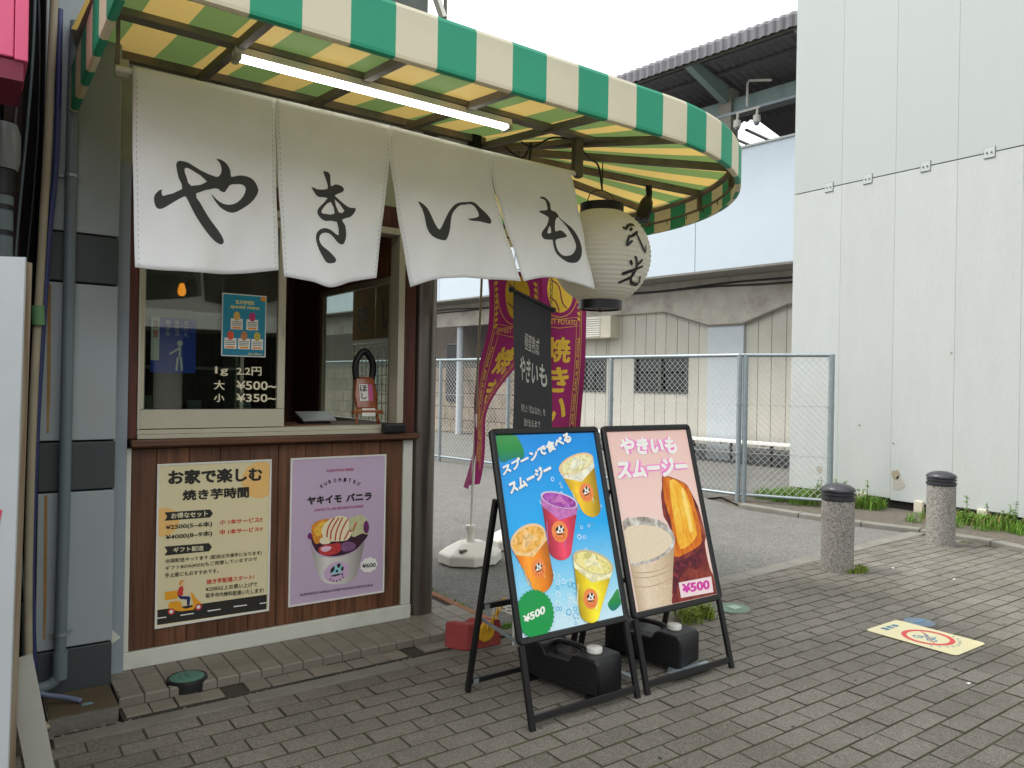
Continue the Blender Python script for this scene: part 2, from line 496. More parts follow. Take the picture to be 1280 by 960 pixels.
# ------------------------------------------------------------------ outlines of printed and lettered shapes, in metres on their own surfaces
NOREN_LETTERS = [[[[0.5983,2.1629],[0.6044,2.1848],[0.6256,2.2032],[0.6291,2.1771],[0.6991,2.2143],[0.686,2.2571],[0.6755,2.3072],[0.6805,2.3232],[0.6915,2.329],[0.7227,2.3277],[0.7706,2.3052],[0.831,2.2907],[0.8472,2.2993],[0.8548,2.3226],[0.8464,2.3504],[0.8321,2.3638],[0.8532,2.3638],[0.8771,2.3511],[0.8918,2.3268],[0.896,2.3039],[0.9209,2.3122],[0.945,2.3164],[0.977,2.312],[0.9995,2.2933],[1.011,2.2651],[1.0005,2.2359],[0.9812,2.2093],[0.9619,2.1899],[0.9234,2.1604],[0.8971,2.1516],[0.8661,2.1608],[0.8374,2.1857],[0.8144,2.22],[0.8372,2.2003],[0.8656,2.1852],[0.8942,2.1846],[0.9228,2.1988],[0.9466,2.2273],[0.9568,2.2563],[0.9531,2.2706],[0.9384,2.2781],[0.9167,2.2754],[0.8904,2.2666],[0.8719,2.2351],[0.853,2.2369],[0.8317,2.2442],[0.7518,2.2051],[0.7683,2.1703],[0.8106,2.1138],[0.8487,2.0704],[0.8706,2.0342],[0.8684,2.0192],[0.8567,2.0144],[0.8308,2.0243],[0.7978,2.0541],[0.7557,2.1061],[0.7278,2.1546],[0.7139,2.1834],[0.7005,2.1813],[0.6656,2.1546],[0.6355,2.1303],[0.6183,2.124],[0.6052,2.1337]],[[0.7076,2.2964],[0.7164,2.3051],[0.7344,2.2997],[0.7966,2.264],[0.7333,2.2327],[0.7171,2.2624]]],[[[1.2946,2.3921],[1.3139,2.3965],[1.3308,2.3852],[1.3345,2.3354],[1.3566,2.3471],[1.3849,2.3438],[1.3966,2.3296],[1.3883,2.3149],[1.3548,2.2972],[1.3662,2.2847],[1.4007,2.2605],[1.4295,2.2503],[1.4573,2.2529],[1.4501,2.2301],[1.4303,2.2084],[1.3906,2.191],[1.4081,2.1676],[1.4158,2.1256],[1.4095,2.0926],[1.3956,2.0774],[1.37,2.0823],[1.3472,2.1008],[1.3218,2.1161],[1.2969,2.1145],[1.2807,2.1029],[1.2745,2.0811],[1.287,2.0564],[1.3205,2.0365],[1.3487,2.0159],[1.3602,2.0012],[1.352,1.987],[1.327,1.9806],[1.3076,1.9849],[1.2822,2.019],[1.2652,2.0537],[1.2591,2.0897],[1.2668,2.1143],[1.2857,2.1309],[1.3076,2.137],[1.3354,2.1312],[1.3739,2.1159],[1.3626,2.1748],[1.307,2.1697],[1.282,2.182],[1.269,2.2038],[1.2784,2.2288],[1.3188,2.2772],[1.2776,2.275],[1.2583,2.2861],[1.2388,2.3143],[1.266,2.3083],[1.3181,2.3195],[1.3119,2.3554]],[[1.333,2.2625],[1.3507,2.2104],[1.3064,2.2024],[1.2887,2.2067],[1.2976,2.2291]],[[1.3529,2.2772],[1.4001,2.232],[1.3719,2.2204]]],[[[1.7799,2.3326],[1.804,2.3261],[1.8324,2.3058],[1.8566,2.2722],[1.881,2.2343],[1.9053,2.2127],[1.9332,2.2623],[1.9565,2.3075],[1.9803,2.3404],[2.0045,2.3588],[2.0341,2.3688],[2.064,2.3743],[2.0891,2.3815],[2.1247,2.3802],[2.1612,2.3611],[2.1982,2.3341],[2.2197,2.3067],[2.2201,2.2914],[2.2123,2.286],[2.1782,2.29],[2.1471,2.2922],[2.1062,2.2873],[2.0717,2.291],[2.1111,2.3009],[2.1492,2.3175],[2.1436,2.3391],[2.12,2.3614],[2.0843,2.3688],[2.0542,2.3592],[2.0244,2.3521],[2.0,2.3349],[1.9761,2.3019],[1.9672,2.2628],[1.9631,2.2245],[1.954,2.1898],[1.94,2.165],[1.9208,2.1605],[1.892,2.1632],[1.8633,2.174],[1.8393,2.1957],[1.8247,2.2225],[1.8146,2.2621],[1.7999,2.301]]],[[[2.5273,2.4678],[2.5415,2.4769],[2.5705,2.4746],[2.6001,2.4608],[2.6111,2.4418],[2.6158,2.4171],[2.6485,2.4103],[2.6668,2.3944],[2.6699,2.3865],[2.7155,2.3687],[2.771,2.3434],[2.8091,2.3012],[2.8415,2.2483],[2.8505,2.2113],[2.8432,2.1771],[2.8188,2.1507],[2.7817,2.1443],[2.7387,2.1491],[2.6899,2.1671],[2.6534,2.1931],[2.6318,2.2276],[2.6224,2.2509],[2.5931,2.2468],[2.5582,2.2461],[2.5432,2.2671],[2.5514,2.291],[2.5797,2.3246],[2.5936,2.3563],[2.5915,2.3744],[2.5493,2.3844],[2.5203,2.3939],[2.5547,2.4035],[2.5865,2.4128],[2.583,2.4375],[2.5679,2.4604],[2.5417,2.4655]],[[2.6031,2.3254],[2.611,2.2896],[2.5818,2.2812],[2.5889,2.3051]],[[2.6682,2.3816],[2.6523,2.3738],[2.6438,2.3541],[2.6438,2.3031],[2.6806,2.3136],[2.7168,2.3127],[2.7477,2.291],[2.7176,2.2778],[2.6549,2.2582],[2.6585,2.2308],[2.6771,2.2005],[2.7137,2.1791],[2.7563,2.1806],[2.7868,2.1945],[2.8034,2.2248],[2.8009,2.2528],[2.7782,2.2973],[2.7404,2.344]]]]
NOREN_PANELS = [{"L":[[0.5139,2.6722],[0.5184,2.3908],[0.535,1.8839]],"R":[[1.0792,2.6756],[1.0805,2.5016],[1.1099,1.9331]],"B":[[0.535,1.8839],[0.6253,1.8804],[0.8091,1.8858],[0.9723,1.9054],[1.1099,1.9331]]},{"L":[[1.0792,2.6756],[1.084,2.5024],[1.1317,1.9072]],"R":[[1.6253,2.6732],[1.6287,2.4981],[1.5766,1.9428]],"B":[[1.1317,1.9072],[1.2372,1.8923],[1.3315,1.872],[1.4475,1.9119],[1.5766,1.9428]]},{"L":[[1.6253,2.6732],[1.6329,2.4989],[1.7518,1.9128]],"R":[[2.2115,2.6599],[2.225,2.495],[2.4018,2.0004]],"B":[[1.7518,1.9128],[1.8714,1.9591],[2.0578,1.9889],[2.2559,1.9995],[2.4018,2.0004]]},{"L":[[2.2115,2.6599],[2.2301,2.4959],[2.4231,2.0024]],"R":[[2.745,2.6589],[2.8083,2.4792],[2.9407,2.0042]],"B":[[2.4231,2.0024],[2.5755,2.0386],[2.759,2.0426],[2.9407,2.0042]]}]
LANTERN_STROKES = [[[-1.8502,0.1329],[-1.7852,0.1251],[-1.6929,0.1475],[-1.5514,0.1593],[-1.4978,0.1518]],[[-1.6952,0.1153],[-1.6012,0.1346]],[[-1.7203,0.0864],[-1.7846,0.048],[-1.8,0.025],[-1.7419,0.0373],[-1.6648,0.0548]],[[-1.7158,0.0743],[-1.4604,0.1182]],[[-1.5202,0.1],[-1.4353,0.0427],[-1.3067,0.0006],[-1.2755,0.044]],[[-1.7024,-0.0601],[-1.6789,-0.0765],[-1.6344,-0.0837]],[[-1.6154,-0.0376],[-1.5634,-0.0502],[-1.5173,-0.1001],[-1.5539,-0.1461],[-1.7058,-0.1715],[-1.8641,-0.1902]],[[-1.3739,-0.0463],[-1.5106,-0.0829]],[[-1.846,-0.1412],[-1.7005,-0.1274],[-1.3082,-0.0815]],[[-1.5816,-0.1245],[-1.5453,-0.1681],[-1.4302,-0.1849],[-1.1898,-0.1844],[-1.1756,-0.1695],[-1.3024,-0.1389]]]
BOARD_BLUE = {"panel":[[0.0337,1.2803],[0.6179,1.2749],[0.6317,0.3734],[0.0274,0.3779]],"frame":[[-0.0009,1.2918],[0.669,1.287],[0.6267,0.2801],[0.0197,0.352]],"cups":[[[0.3678,1.0807],[0.5943,1.1385],[0.4683,0.8957],[0.5907,0.8802],[0.5322,0.8469]],[[0.236,0.9736],[0.4501,0.9139],[0.2383,0.7164],[0.3631,0.6893],[0.292,0.672]],[[0.0315,0.7582],[0.2317,0.8128],[0.1173,0.5821],[0.2427,0.5961],[0.1739,0.5448]],[[0.3702,0.682],[0.6054,0.5946],[0.359,0.4166],[0.4674,0.3899],[0.4102,0.3752]]],"cuptop":[[[0.5003,1.1597]],[[0.3415,0.9815]],[[0.1626,0.8577]],[[0.4699,0.7001]]],"logo":[[[0.5166,0.9677],[0.5236,1.0013],[0.5623,0.9703]],[[0.3167,0.7993],[0.3242,0.8377],[0.3662,0.7997]],[[0.1652,0.6497],[0.1724,0.6894],[0.2057,0.6509]],[[0.4366,0.4793],[0.445,0.5191],[0.4827,0.477]]],"t1":[[0.0384,1.0717],[0.4749,1.2183],[0.4558,1.2708],[0.0366,1.1194]],"t2":[[0.066,0.9868],[0.3272,1.069],[0.3098,1.1254],[0.0569,1.04]],"badge":[[0.1116,0.463],[0.1268,0.5472],[0.1954,0.4669]],"t3":[[0.0484,0.4332],[0.1655,0.4563],[0.1682,0.4924],[0.0423,0.4638]],"leafTL":[[0.0337,1.2803],[0.1319,1.2808],[0.1557,1.2445],[0.1787,1.1833],[0.1654,1.1457],[0.1267,1.1528],[0.0858,1.1438],[0.0368,1.1407]],"leafR":[[0.5388,0.4397],[0.5722,0.4672],[0.606,0.4952],[0.6382,0.494],[0.6346,0.4582],[0.6228,0.4271],[0.5763,0.4048],[0.5507,0.412]]}
BOARD_PINK = {"panel":[[0.0249,1.2746],[0.6332,1.27],[0.6297,0.3726],[0.0461,0.375]],"frame":[[0.0006,1.2909],[0.6654,1.296],[0.6853,0.3699],[0.0098,0.3664]],"t1":[[0.0999,1.1387],[0.5214,1.1292],[0.5371,1.2243],[0.1126,1.2312]],"t2":[[0.055,1.0162],[0.579,1.0072],[0.5849,1.1121],[0.0634,1.1151]],"potato":[[0.3734,1.0156],[0.4338,1.0089],[0.5133,0.9801],[0.5544,0.9533],[0.5799,0.8987],[0.6049,0.8419],[0.6157,0.7645],[0.6235,0.6768],[0.6048,0.6464],[0.6032,0.5504],[0.612,0.4962],[0.6268,0.4625],[0.625,0.3733],[0.5039,0.3732],[0.3949,0.374],[0.2819,0.3748],[0.3038,0.4747],[0.3356,0.5721],[0.3639,0.7137],[0.3501,0.7778],[0.3314,0.811],[0.3366,0.8843],[0.3428,0.9264],[0.3627,0.9678]],"flesh":[[0.3783,1.0045],[0.4321,1.0024],[0.5054,0.9806],[0.5649,0.9328],[0.5826,0.8328],[0.5935,0.7556],[0.5856,0.6592],[0.5453,0.6315],[0.4431,0.606],[0.3529,0.6029],[0.3758,0.7125],[0.378,0.7964],[0.3591,0.8826]],"inner":[[0.4211,0.99],[0.4947,0.9703],[0.5401,0.9016],[0.5548,0.7916],[0.5567,0.6944],[0.4862,0.6485],[0.4117,0.6335],[0.4013,0.7099],[0.4058,0.8257]],"gloss":[[0.5046,0.9478],[0.5241,0.9137],[0.5344,0.7933],[0.5296,0.7185],[0.5048,0.7156],[0.5031,0.7961],[0.495,0.8831]],"skin2":[[0.3444,0.5711],[0.4362,0.5807],[0.5395,0.6109],[0.5957,0.626],[0.5532,0.5458],[0.4968,0.516],[0.4553,0.5368],[0.3845,0.5046],[0.3242,0.4216],[0.3,0.415]],"cupbody":[[0.0392,0.7662],[0.0486,0.6167],[0.1046,0.5882],[0.2118,0.5871],[0.3106,0.6263],[0.3867,0.6957],[0.3415,0.5714],[0.2777,0.3755],[0.0466,0.3768]],"rim":[[0.0402,0.8061],[0.1107,0.8199],[0.1966,0.8185],[0.2937,0.7934],[0.3583,0.7508],[0.3867,0.6957],[0.3627,0.6514],[0.2922,0.613],[0.199,0.5937],[0.1122,0.5903],[0.0456,0.6043]],"foam":[[0.0367,0.7614],[0.1156,0.781],[0.2007,0.7761],[0.298,0.7514],[0.3551,0.7094],[0.3561,0.6729],[0.2974,0.6329],[0.2031,0.6103],[0.1162,0.6066],[0.0459,0.617]],"bands":[[[0.047,0.5631],[0.1305,0.5494],[0.2315,0.5495],[0.3356,0.5721]],[[0.048,0.5385],[0.1387,0.5247],[0.2407,0.5283],[0.3268,0.5446]],[[0.0473,0.495],[0.1279,0.4809],[0.2296,0.4848],[0.3132,0.4987]]],"tag":[[0.3526,0.4711],[0.6043,0.4697],[0.5987,0.3896],[0.3505,0.3956]],"t3":[[0.3679,0.4153],[0.5781,0.4082],[0.5844,0.4576],[0.3731,0.4622]]}
POSTER_CREAM = {"sheet":[[0.7541,1.0331],[1.3122,1.0309],[1.3135,0.2302],[0.7624,0.2382]],"texts":[["お家で楽しむ",[[0.8079,0.9281],[1.2669,0.9199],[1.2656,0.9932],[0.8067,1.0013]],"ink",0.045],["焼き芋時間",[[0.8752,0.8469],[1.1992,0.838],[1.1982,0.8961],[0.8743,0.8992]],"ink",0.04],["お得なセット",[[0.8251,0.7626],[0.9955,0.7584],[0.995,0.7886],[0.8247,0.789]],"cream",0.02],["¥2500(5~6本)",[[0.8006,0.7063],[1.0176,0.7031],[1.019,0.7332],[0.8002,0.7356]],"ink",0.025],["¥4000(8~9本)",[[0.8014,0.6575],[1.0184,0.6556],[1.0198,0.6857],[0.8009,0.6877]],"ink",0.025],["小 1本サービス!!",[[1.0544,0.7117],[1.2707,0.7051],[1.2702,0.7313],[1.054,0.7351]],"red",0.025],["中 1本サービス!!",[[1.0553,0.6589],[1.2715,0.6579],[1.2711,0.682],[1.0548,0.6863]],"red",0.025],["ギフト配送",[[0.837,0.5959],[0.9791,0.5895],[0.9787,0.6146],[0.8366,0.6204]],"cream",0.02],["全国配送やってます (配送は冷凍芋になります)",[[0.8014,0.5454],[1.2695,0.5314],[1.2691,0.5566],[0.8011,0.5678]],"ink",0.012],["ギフトBOX(¥350)もご用意していますので",[[0.802,0.5102],[1.2461,0.5029],[1.2457,0.5269],[0.8016,0.5336]],"ink",0.012],["手土産にもおすすめです。",[[0.8007,0.4772],[1.0527,0.4677],[1.0523,0.49],[0.8004,0.4997]],"ink",0.012],["焼き芋配達スタート!",[[0.9954,0.4169],[1.2322,0.4119],[1.2317,0.438],[0.995,0.4421]],"red",0.02],["¥2500以上お買い上げで",[[0.9922,0.3822],[1.2494,0.371],[1.249,0.3961],[0.9918,0.4043]],"ink",0.012],["取手市内無料配達いたします!",[[0.9927,0.349],[1.2834,0.3347],[1.2829,0.3599],[0.9923,0.3731]],"ink",0.012]],"ribbons":[[[0.7938,0.7956],[1.0065,0.7927],[1.0213,0.7713],[1.0071,0.7524],[0.7944,0.7546],[0.8068,0.775]],[[0.7965,0.6288],[1.0045,0.6239],[1.0193,0.6021],[1.0052,0.5825],[0.7972,0.5849],[0.8095,0.6059]]],"sun":[[1.2543,0.9259],[1.2527,1.0199]],"sun2":[[0.7927,0.7489],[0.7916,0.8172]],"road":[[0.7699,0.3242],[1.3004,0.3217],[1.2998,0.2345],[0.7702,0.2514]],"dashes":[[[0.7696,0.2874],[0.8093,0.2857],[0.8112,0.2806],[0.7697,0.2816]],[[0.8752,0.2838],[0.9368,0.2837],[0.9378,0.2785],[0.8752,0.2788]],[[1.0034,0.285],[1.0655,0.2842],[1.0666,0.279],[1.0035,0.279]],[[1.1308,0.2872],[1.1975,0.2851],[1.1976,0.2799],[1.1309,0.281]],[[1.2634,0.2822],[1.299,0.282],[1.2991,0.2767],[1.2635,0.2769]]],"scooter":[[[[0.8012,0.4076],[0.8581,0.4062],[0.8617,0.3665],[0.804,0.366]],"orange"],[[[0.8171,0.3411],[0.8255,0.3536],[0.8554,0.3559],[0.8728,0.3509],[0.8817,0.3357],[0.8776,0.3225],[0.8996,0.3097],[0.9302,0.3142],[0.9343,0.3322],[0.9202,0.3856],[0.929,0.3867],[0.9472,0.3536],[0.9744,0.326],[0.9611,0.3234],[0.9435,0.3121],[0.9349,0.2995],[0.8823,0.3009],[0.8649,0.3037],[0.8217,0.3244]],"orange"],[[[0.859,0.3992],[0.8673,0.421],[0.8846,0.4255],[0.8871,0.4043],[0.8853,0.3814],[0.8767,0.3758],[0.8593,0.383]],"red"],[[[0.8593,0.383],[0.8833,0.3748],[0.9117,0.3706],[0.9206,0.3623],[0.9168,0.3256],[0.9059,0.3227],[0.9032,0.3556],[0.8726,0.3625]],"navy"],[[[0.8691,0.4462],[0.882,0.4537],[0.8939,0.4451],[0.8932,0.4303],[0.8846,0.4232],[0.8737,0.4294]],"skin"],[[[0.867,0.4419],[0.8711,0.4528],[0.8819,0.4551],[0.8929,0.4475],[0.8799,0.4447],[0.8758,0.4328],[0.8698,0.4276]],"hair"],[[[0.885,0.4],[0.9135,0.3936],[0.9136,0.3875],[0.8852,0.3907]],"skin"]],"wheels":[[[0.8326,0.3066],[0.8324,0.3227]],[[0.9591,0.3097],[0.9588,0.3261]]]}
POSTER_LILAC = {"sheet":[[1.4173,1.0317],[1.9813,1.0329],[1.9738,0.234],[1.413,0.2367]],"texts":[["KUROMITSU SERIES",[[1.6195,0.9482],[1.7774,0.9487],[1.7771,0.9622],[1.6192,0.9625]],"rose",0.02],["ヤキイモ",[[1.5113,0.7751],[1.709,0.774],[1.7082,0.8209],[1.5105,0.8207]],"ink",0.05],["バニラ",[[1.7351,0.7742],[1.8907,0.7738],[1.8898,0.8218],[1.7343,0.819]],"ink",0.05],["LIMITED TO 200 SERVINGS PLANNED",[[1.5525,0.7381],[1.8421,0.7377],[1.8418,0.7513],[1.5523,0.7501]],"rose",0.02],["KUROMITSU VANILLA SWEET POTATO WITH SYRUP",[[1.48,0.2866],[1.9088,0.2801],[1.9086,0.2939],[1.4798,0.2996]],"ink",0.015],["¥600",[[1.8388,0.392],[1.923,0.3882],[1.9225,0.4135],[1.8383,0.4171]],"ink",0.03]],"arch":[["K",[1.5957,0.8639],28],["U",[1.6162,0.8757],21],["R",[1.6403,0.8841],14],["O",[1.667,0.8891],8],["M",[1.6963,0.8907],2],["I",[1.7247,0.8889],-4],["T",[1.7522,0.8839],-10],["S",[1.7799,0.8755],-16],["U",[1.8044,0.8638],-22]],"art":[[[[1.5288,0.5731],[1.548,0.5238],[1.5792,0.4966],[1.6167,0.4815],[1.6735,0.4705],[1.7309,0.4728],[1.7825,0.488],[1.8213,0.5142],[1.8505,0.5479],[1.8356,0.4604],[1.811,0.3654],[1.7854,0.3321],[1.7338,0.318],[1.6762,0.3218],[1.6319,0.3351],[1.594,0.3641],[1.5683,0.4209],[1.5485,0.4943]],"cupgrey"],[[[1.5346,0.5902],[1.5524,0.6178],[1.6201,0.6349],[1.7539,0.6219],[1.8462,0.6006],[1.872,0.5734],[1.8407,0.5397],[1.8083,0.5065],[1.7565,0.4849],[1.6797,0.4776],[1.6103,0.4899],[1.5602,0.5254]],"darkberry"],[[[1.5368,0.6371],[1.5424,0.666],[1.5819,0.686],[1.6443,0.6864],[1.639,0.6331],[1.6087,0.5765],[1.5658,0.5573],[1.5468,0.5889]],"yam"],[[[1.5522,0.6297],[1.57,0.6634],[1.6194,0.6767],[1.6078,0.6301],[1.5774,0.5975]],"yamlight"],[[[1.753,0.6706],[1.7787,0.6865],[1.8179,0.6953],[1.8581,0.6734],[1.8777,0.6284],[1.8666,0.5801],[1.8398,0.589],[1.8069,0.58],[1.7743,0.5773]],"palegreen"],[[[1.8454,0.6438],[1.8617,0.6607],[1.8777,0.6284],[1.873,0.5918],[1.8544,0.5875],[1.8426,0.6133]],"berry"],[[[1.5953,0.6314],[1.6133,0.6653],[1.6505,0.6888],[1.6947,0.6999],[1.7333,0.6917],[1.7543,0.6704],[1.7539,0.6219],[1.7738,0.6017],[1.7486,0.5617],[1.6782,0.5601],[1.6213,0.5692],[1.6022,0.595]],"icecream"],[[[1.516,0.6097],[1.5279,0.625],[1.5434,0.6069],[1.5346,0.5872],[1.5193,0.5929]],"berry"],[[[1.5786,0.5322],[1.6093,0.5466],[1.6657,0.5495],[1.7038,0.5483],[1.7109,0.5113],[1.6794,0.4908],[1.6291,0.4859],[1.5915,0.5011]],"redsyrup"],[[[1.7104,0.5416],[1.7552,0.5519],[1.7947,0.5324],[1.7919,0.5083],[1.7563,0.4971],[1.7174,0.5046]],"mauve"],[[[1.5839,0.5791],[1.6085,0.5914],[1.6464,0.5695],[1.6404,0.5522],[1.5967,0.554]],"icecream"],[[[1.5909,0.5338],[1.6219,0.5393],[1.6534,0.5328],[1.6411,0.5132],[1.6037,0.5115]],"mauvelight"]],"stripes":[[[1.626,0.5866],[1.6296,0.628],[1.6477,0.6681],[1.6694,0.6931]],[[1.6463,0.5725],[1.6518,0.6198],[1.6762,0.6655],[1.6948,0.6909]],[[1.6749,0.5635],[1.6804,0.611],[1.6986,0.6574],[1.7172,0.6919]],[[1.7004,0.5608],[1.7091,0.6081],[1.7276,0.6487],[1.7496,0.68]],[[1.726,0.5641],[1.7417,0.5867],[1.7542,0.6097],[1.7737,0.6078]],[[1.7802,0.6071],[1.7895,0.6367],[1.8022,0.6569]]],"seal":[[1.6864,0.3907],[1.6855,0.439],[1.7583,0.3905]],"bubble":[[1.8799,0.4045],[1.8791,0.4491],[1.9374,0.3986]]}
WINDOW = {"sheet":[[1.0495,1.8882],[1.2737,1.8861],[1.2723,1.5673],[1.0467,1.568]],"price":[["1g",[[1.0175,1.4658],[1.0804,1.4654],[1.0796,1.5139],[1.0167,1.5121]]],["2.2円",[[1.1219,1.4697],[1.2496,1.4706],[1.2488,1.5159],[1.1212,1.5125]]],["大",[[1.013,1.3967],[1.0652,1.3946],[1.0644,1.443],[1.0122,1.443]]],["¥500~",[[1.1231,1.3978],[1.3299,1.3946],[1.329,1.4431],[1.1224,1.4423]]],["小",[[1.0141,1.3344],[1.0646,1.3327],[1.0639,1.3751],[1.0134,1.3756]]],["¥350~",[[1.1242,1.3344],[1.3292,1.3328],[1.3284,1.3769],[1.1235,1.3764]]]],"blue":[[0.7744,1.7531],[0.9889,1.7712],[0.9963,1.4785],[0.7812,1.478]]}

# ------------------------------------------------------------------ palette
M_asphalt = speckle('asphalt', (98, 97, 93), (44, 44, 43), (160, 157, 151), scale=90, amount=.36, stain=.35, stainc=(70, 68, 60))
M_paver = speckle('paver stone', (102, 97, 89), (48, 46, 43), (178, 171, 160), scale=210, amount=.3, isl=.2, stain=.5, stainc=(66, 61, 49))
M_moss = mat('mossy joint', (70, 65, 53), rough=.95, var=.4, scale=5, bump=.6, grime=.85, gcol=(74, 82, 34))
M_conc = mat('concrete', (122, 119, 111), rough=.9, var=.16, scale=5, bump=.5, bscale=90, grime=.5, gcol=(84, 80, 68))
M_concd = mat('stained concrete', (114, 110, 101), rough=.9, var=.25, scale=3, bump=.5, bscale=40, grime=.7, gcol=(84, 80, 70))
M_tile = mat('step tile', (124, 117, 106), rough=.55, var=.12, scale=8, grime=.5, gcol=(72, 66, 54), isl=.1, bump=.1)
M_grout = mat('dark grout', (58, 54, 46), rough=.95, var=.3)
M_dirt = mat('dirt', (92, 86, 76), rough=.95, var=.4, scale=14, bump=.9, bscale=70)
M_wallpaint = mat('rough wall paint', (176, 180, 177), rough=.75, var=.03, scale=2.5, bump=.35, bscale=14, grime=.14, gcol=(160, 158, 146), stretch=(2.2, 2.2, .6), isl=.02)
M_wallpaint2 = mat('smooth wall paint', (168, 174, 171), rough=.7, var=.02, scale=1.2, bump=.1, bscale=30, grime=.1, gcol=(170, 172, 160), stretch=(2, 2, .5), isl=.02)
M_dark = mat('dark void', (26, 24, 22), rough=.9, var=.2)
M_steelgrey = mat('weathered steel', (96, 92, 84), rough=.5, metal=.25, var=.2, grime=.4, gcol=(60, 46, 34))
M_galv = mat('galvanised steel', (146, 156, 160), rough=.45, metal=.55, var=.12, scale=12)
M_wire = mat('chain link wire', (158, 160, 156), rough=.5, metal=.4, var=.05)
M_black = mat('black plastic', (24, 24, 26), rough=.42, var=.1)
M_blackmetal = mat('black powder coat', (22, 22, 23), rough=.36, var=.1)
M_alum = mat('bronze grey aluminium', (186, 180, 160), rough=.42, metal=.15, var=.05)
M_white = mat('white plastic', (226, 224, 216), rough=.45, var=.05)
M_offwhite = mat('old cream paint', (196, 190, 170), rough=.6, var=.1, grime=.35, gcol=(120, 112, 92))
M_paper = mat('paper', (232, 230, 222), rough=.6, var=.03)

# ------------------------------------------------------------------ ground
def struct(o):
    o['kind'] = 'structure'
    return o

def sheet(poly, z):
    return MB().add([(a, b, z) for a, b in poly], [list(range(len(poly)))])

struct(sheet([(-300, -300), (300, -300), (300, 300), (-300, 300)], -.03).build('ground', M_dirt))
struct(sheet([(2.3, 3.5), (7.9, 3.8), (7.72, 4.5), (7.6, 5.7), (7.9, 6.6), (14, 6.6), (14, 40), (-20, 40), (-20, 4.3), (2.3, 4.3)], -.006).build('asphalt_yard', M_asphalt))

def edge_y(x):        # back edge of the paving
    return 3.47 if x < 2.5 else 3.5 + (x - 2.5) * .0565
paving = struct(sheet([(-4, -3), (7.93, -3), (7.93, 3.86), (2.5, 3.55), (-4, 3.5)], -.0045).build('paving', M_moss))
PX, PY = .2115, .108
def paver_mesh():
    hx, hy, c, h = PX / 2 - .0028, PY / 2 - .0028, .0025, .04
    vs = [(-hx, -hy, -h), (hx, -hy, -h), (hx, hy, -h), (-hx, hy, -h), (-hx, -hy, -c), (hx, -hy, -c), (hx, hy, -c), (-hx, hy, -c),
          (-hx + c, -hy + c, 0), (hx - c, -hy + c, 0), (hx - c, hy - c, 0), (-hx + c, hy - c, 0)]
    fs = [(8, 9, 10, 11)] + [(i, (i + 1) % 4, 4 + (i + 1) % 4, 4 + i) for i in range(4)] + [(4 + i, 4 + (i + 1) % 4, 8 + (i + 1) % 4, 8 + i) for i in range(4)]
    return vs, fs
pv, pf = paver_mesh()
spots = []
j = 0
y = 3.375
while y > -2.9:
    off = PX / 2 if j % 2 else 0
    for i in range(-24, 36):
        x = .931 + off + i * PX
        if -3.8 < x < 7.85 and y < edge_y(x) - .03:
            spots.append((x + random.uniform(-.002, .002), y + random.uniform(-.0015, .0015)))
    j += 1; y -= PY
for q in range(1, 5):           # rows that run out under the slanting border strip
    yy = 3.375 + PY * q
    for i in range(-24, 36):
        x = .931 + (PX / 2 if q % 2 else 0) + i * PX
        if 2.6 < x < 7.85 and yy < edge_y(x) + .04:
            spots.append((x, yy))
def in_view(x, y, z=0):
    d = Vector((x, y, z - EYE)); f = d.dot(fwd)
    if f < .3: return None
    a, b = d.dot(rgt) / f * 950, -(d.dot(upv)) / f * 950
    return f if (-650 < a < 650 and b < 500) else None
vis = sorted((in_view(*s), s) for s in spots if in_view(*s))
near = set(s for _, s in vis[:300])
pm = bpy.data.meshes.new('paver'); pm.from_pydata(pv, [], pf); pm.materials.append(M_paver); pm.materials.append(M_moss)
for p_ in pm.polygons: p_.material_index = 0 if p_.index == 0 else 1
rest = MB()
for s in spots:
    T = Matrix.Translation((s[0], s[1], random.uniform(-.0018, .0008))) @ Matrix.Rotation(random.uniform(-.008, .008), 4, 'X') @ Matrix.Rotation(random.uniform(-.005, .005), 4, 'Y') @ Matrix.Rotation(random.uniform(-.006, .006), 4, 'Z')
    if s in near:
        o = bpy.data.objects.new('paver', pm); o.parent = paving; o.matrix_local = T; col.objects.link(o)
    else:
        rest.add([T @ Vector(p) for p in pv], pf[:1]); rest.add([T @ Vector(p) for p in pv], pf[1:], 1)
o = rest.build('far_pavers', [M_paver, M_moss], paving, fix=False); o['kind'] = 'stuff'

gum = MB()
for i in range(70):
    a, b, r_ = random.uniform(.6, 7.6), random.uniform(.8, 3.3), random.uniform(.005, .012)
    gum.lathe([(r_, .0012), (r_ * .6, .0022)], (a, b, 0), n=7)
o = gum.build('gum_spots', mat('trodden gum', (58, 56, 52), rough=.8, var=.2), paving, fix=False); o['kind'] = 'stuff'
# border strips of concrete
k = MB()
for a in range(9):
    x0 = 2.55 + a * .6; x1 = x0 + .592
    k = MB(); y0, y1 = edge_y(x0) + .0, edge_y(x1) + .0
    k.add([(x0, y0, -.05), (x1, y1, -.05), (x1, y1 + .14, -.05), (x0, y0 + .14, -.05), (x0, y0, .005), (x1, y1, .005), (x1, y1 + .14, .005), (x0, y0 + .14, .005)],
          [(0, 3, 2, 1), (4, 5, 6, 7), (0, 1, 5, 4), (1, 2, 6, 5), (2, 3, 7, 6), (3, 0, 4, 7)])
    if a == 0:
        ks = struct(k.build('kerb_strip', M_conc, bevel=.006))
    else:
        k.build('kerb_stone', M_conc, ks, bevel=.006)
kerb = [(7.66, 5.9), (7.7, 5.1), (7.78, 4.4), (7.93, 3.86), (7.93, 3.2), (7.78, 2.7), (7.6, 1.5), (7.6, -1)]
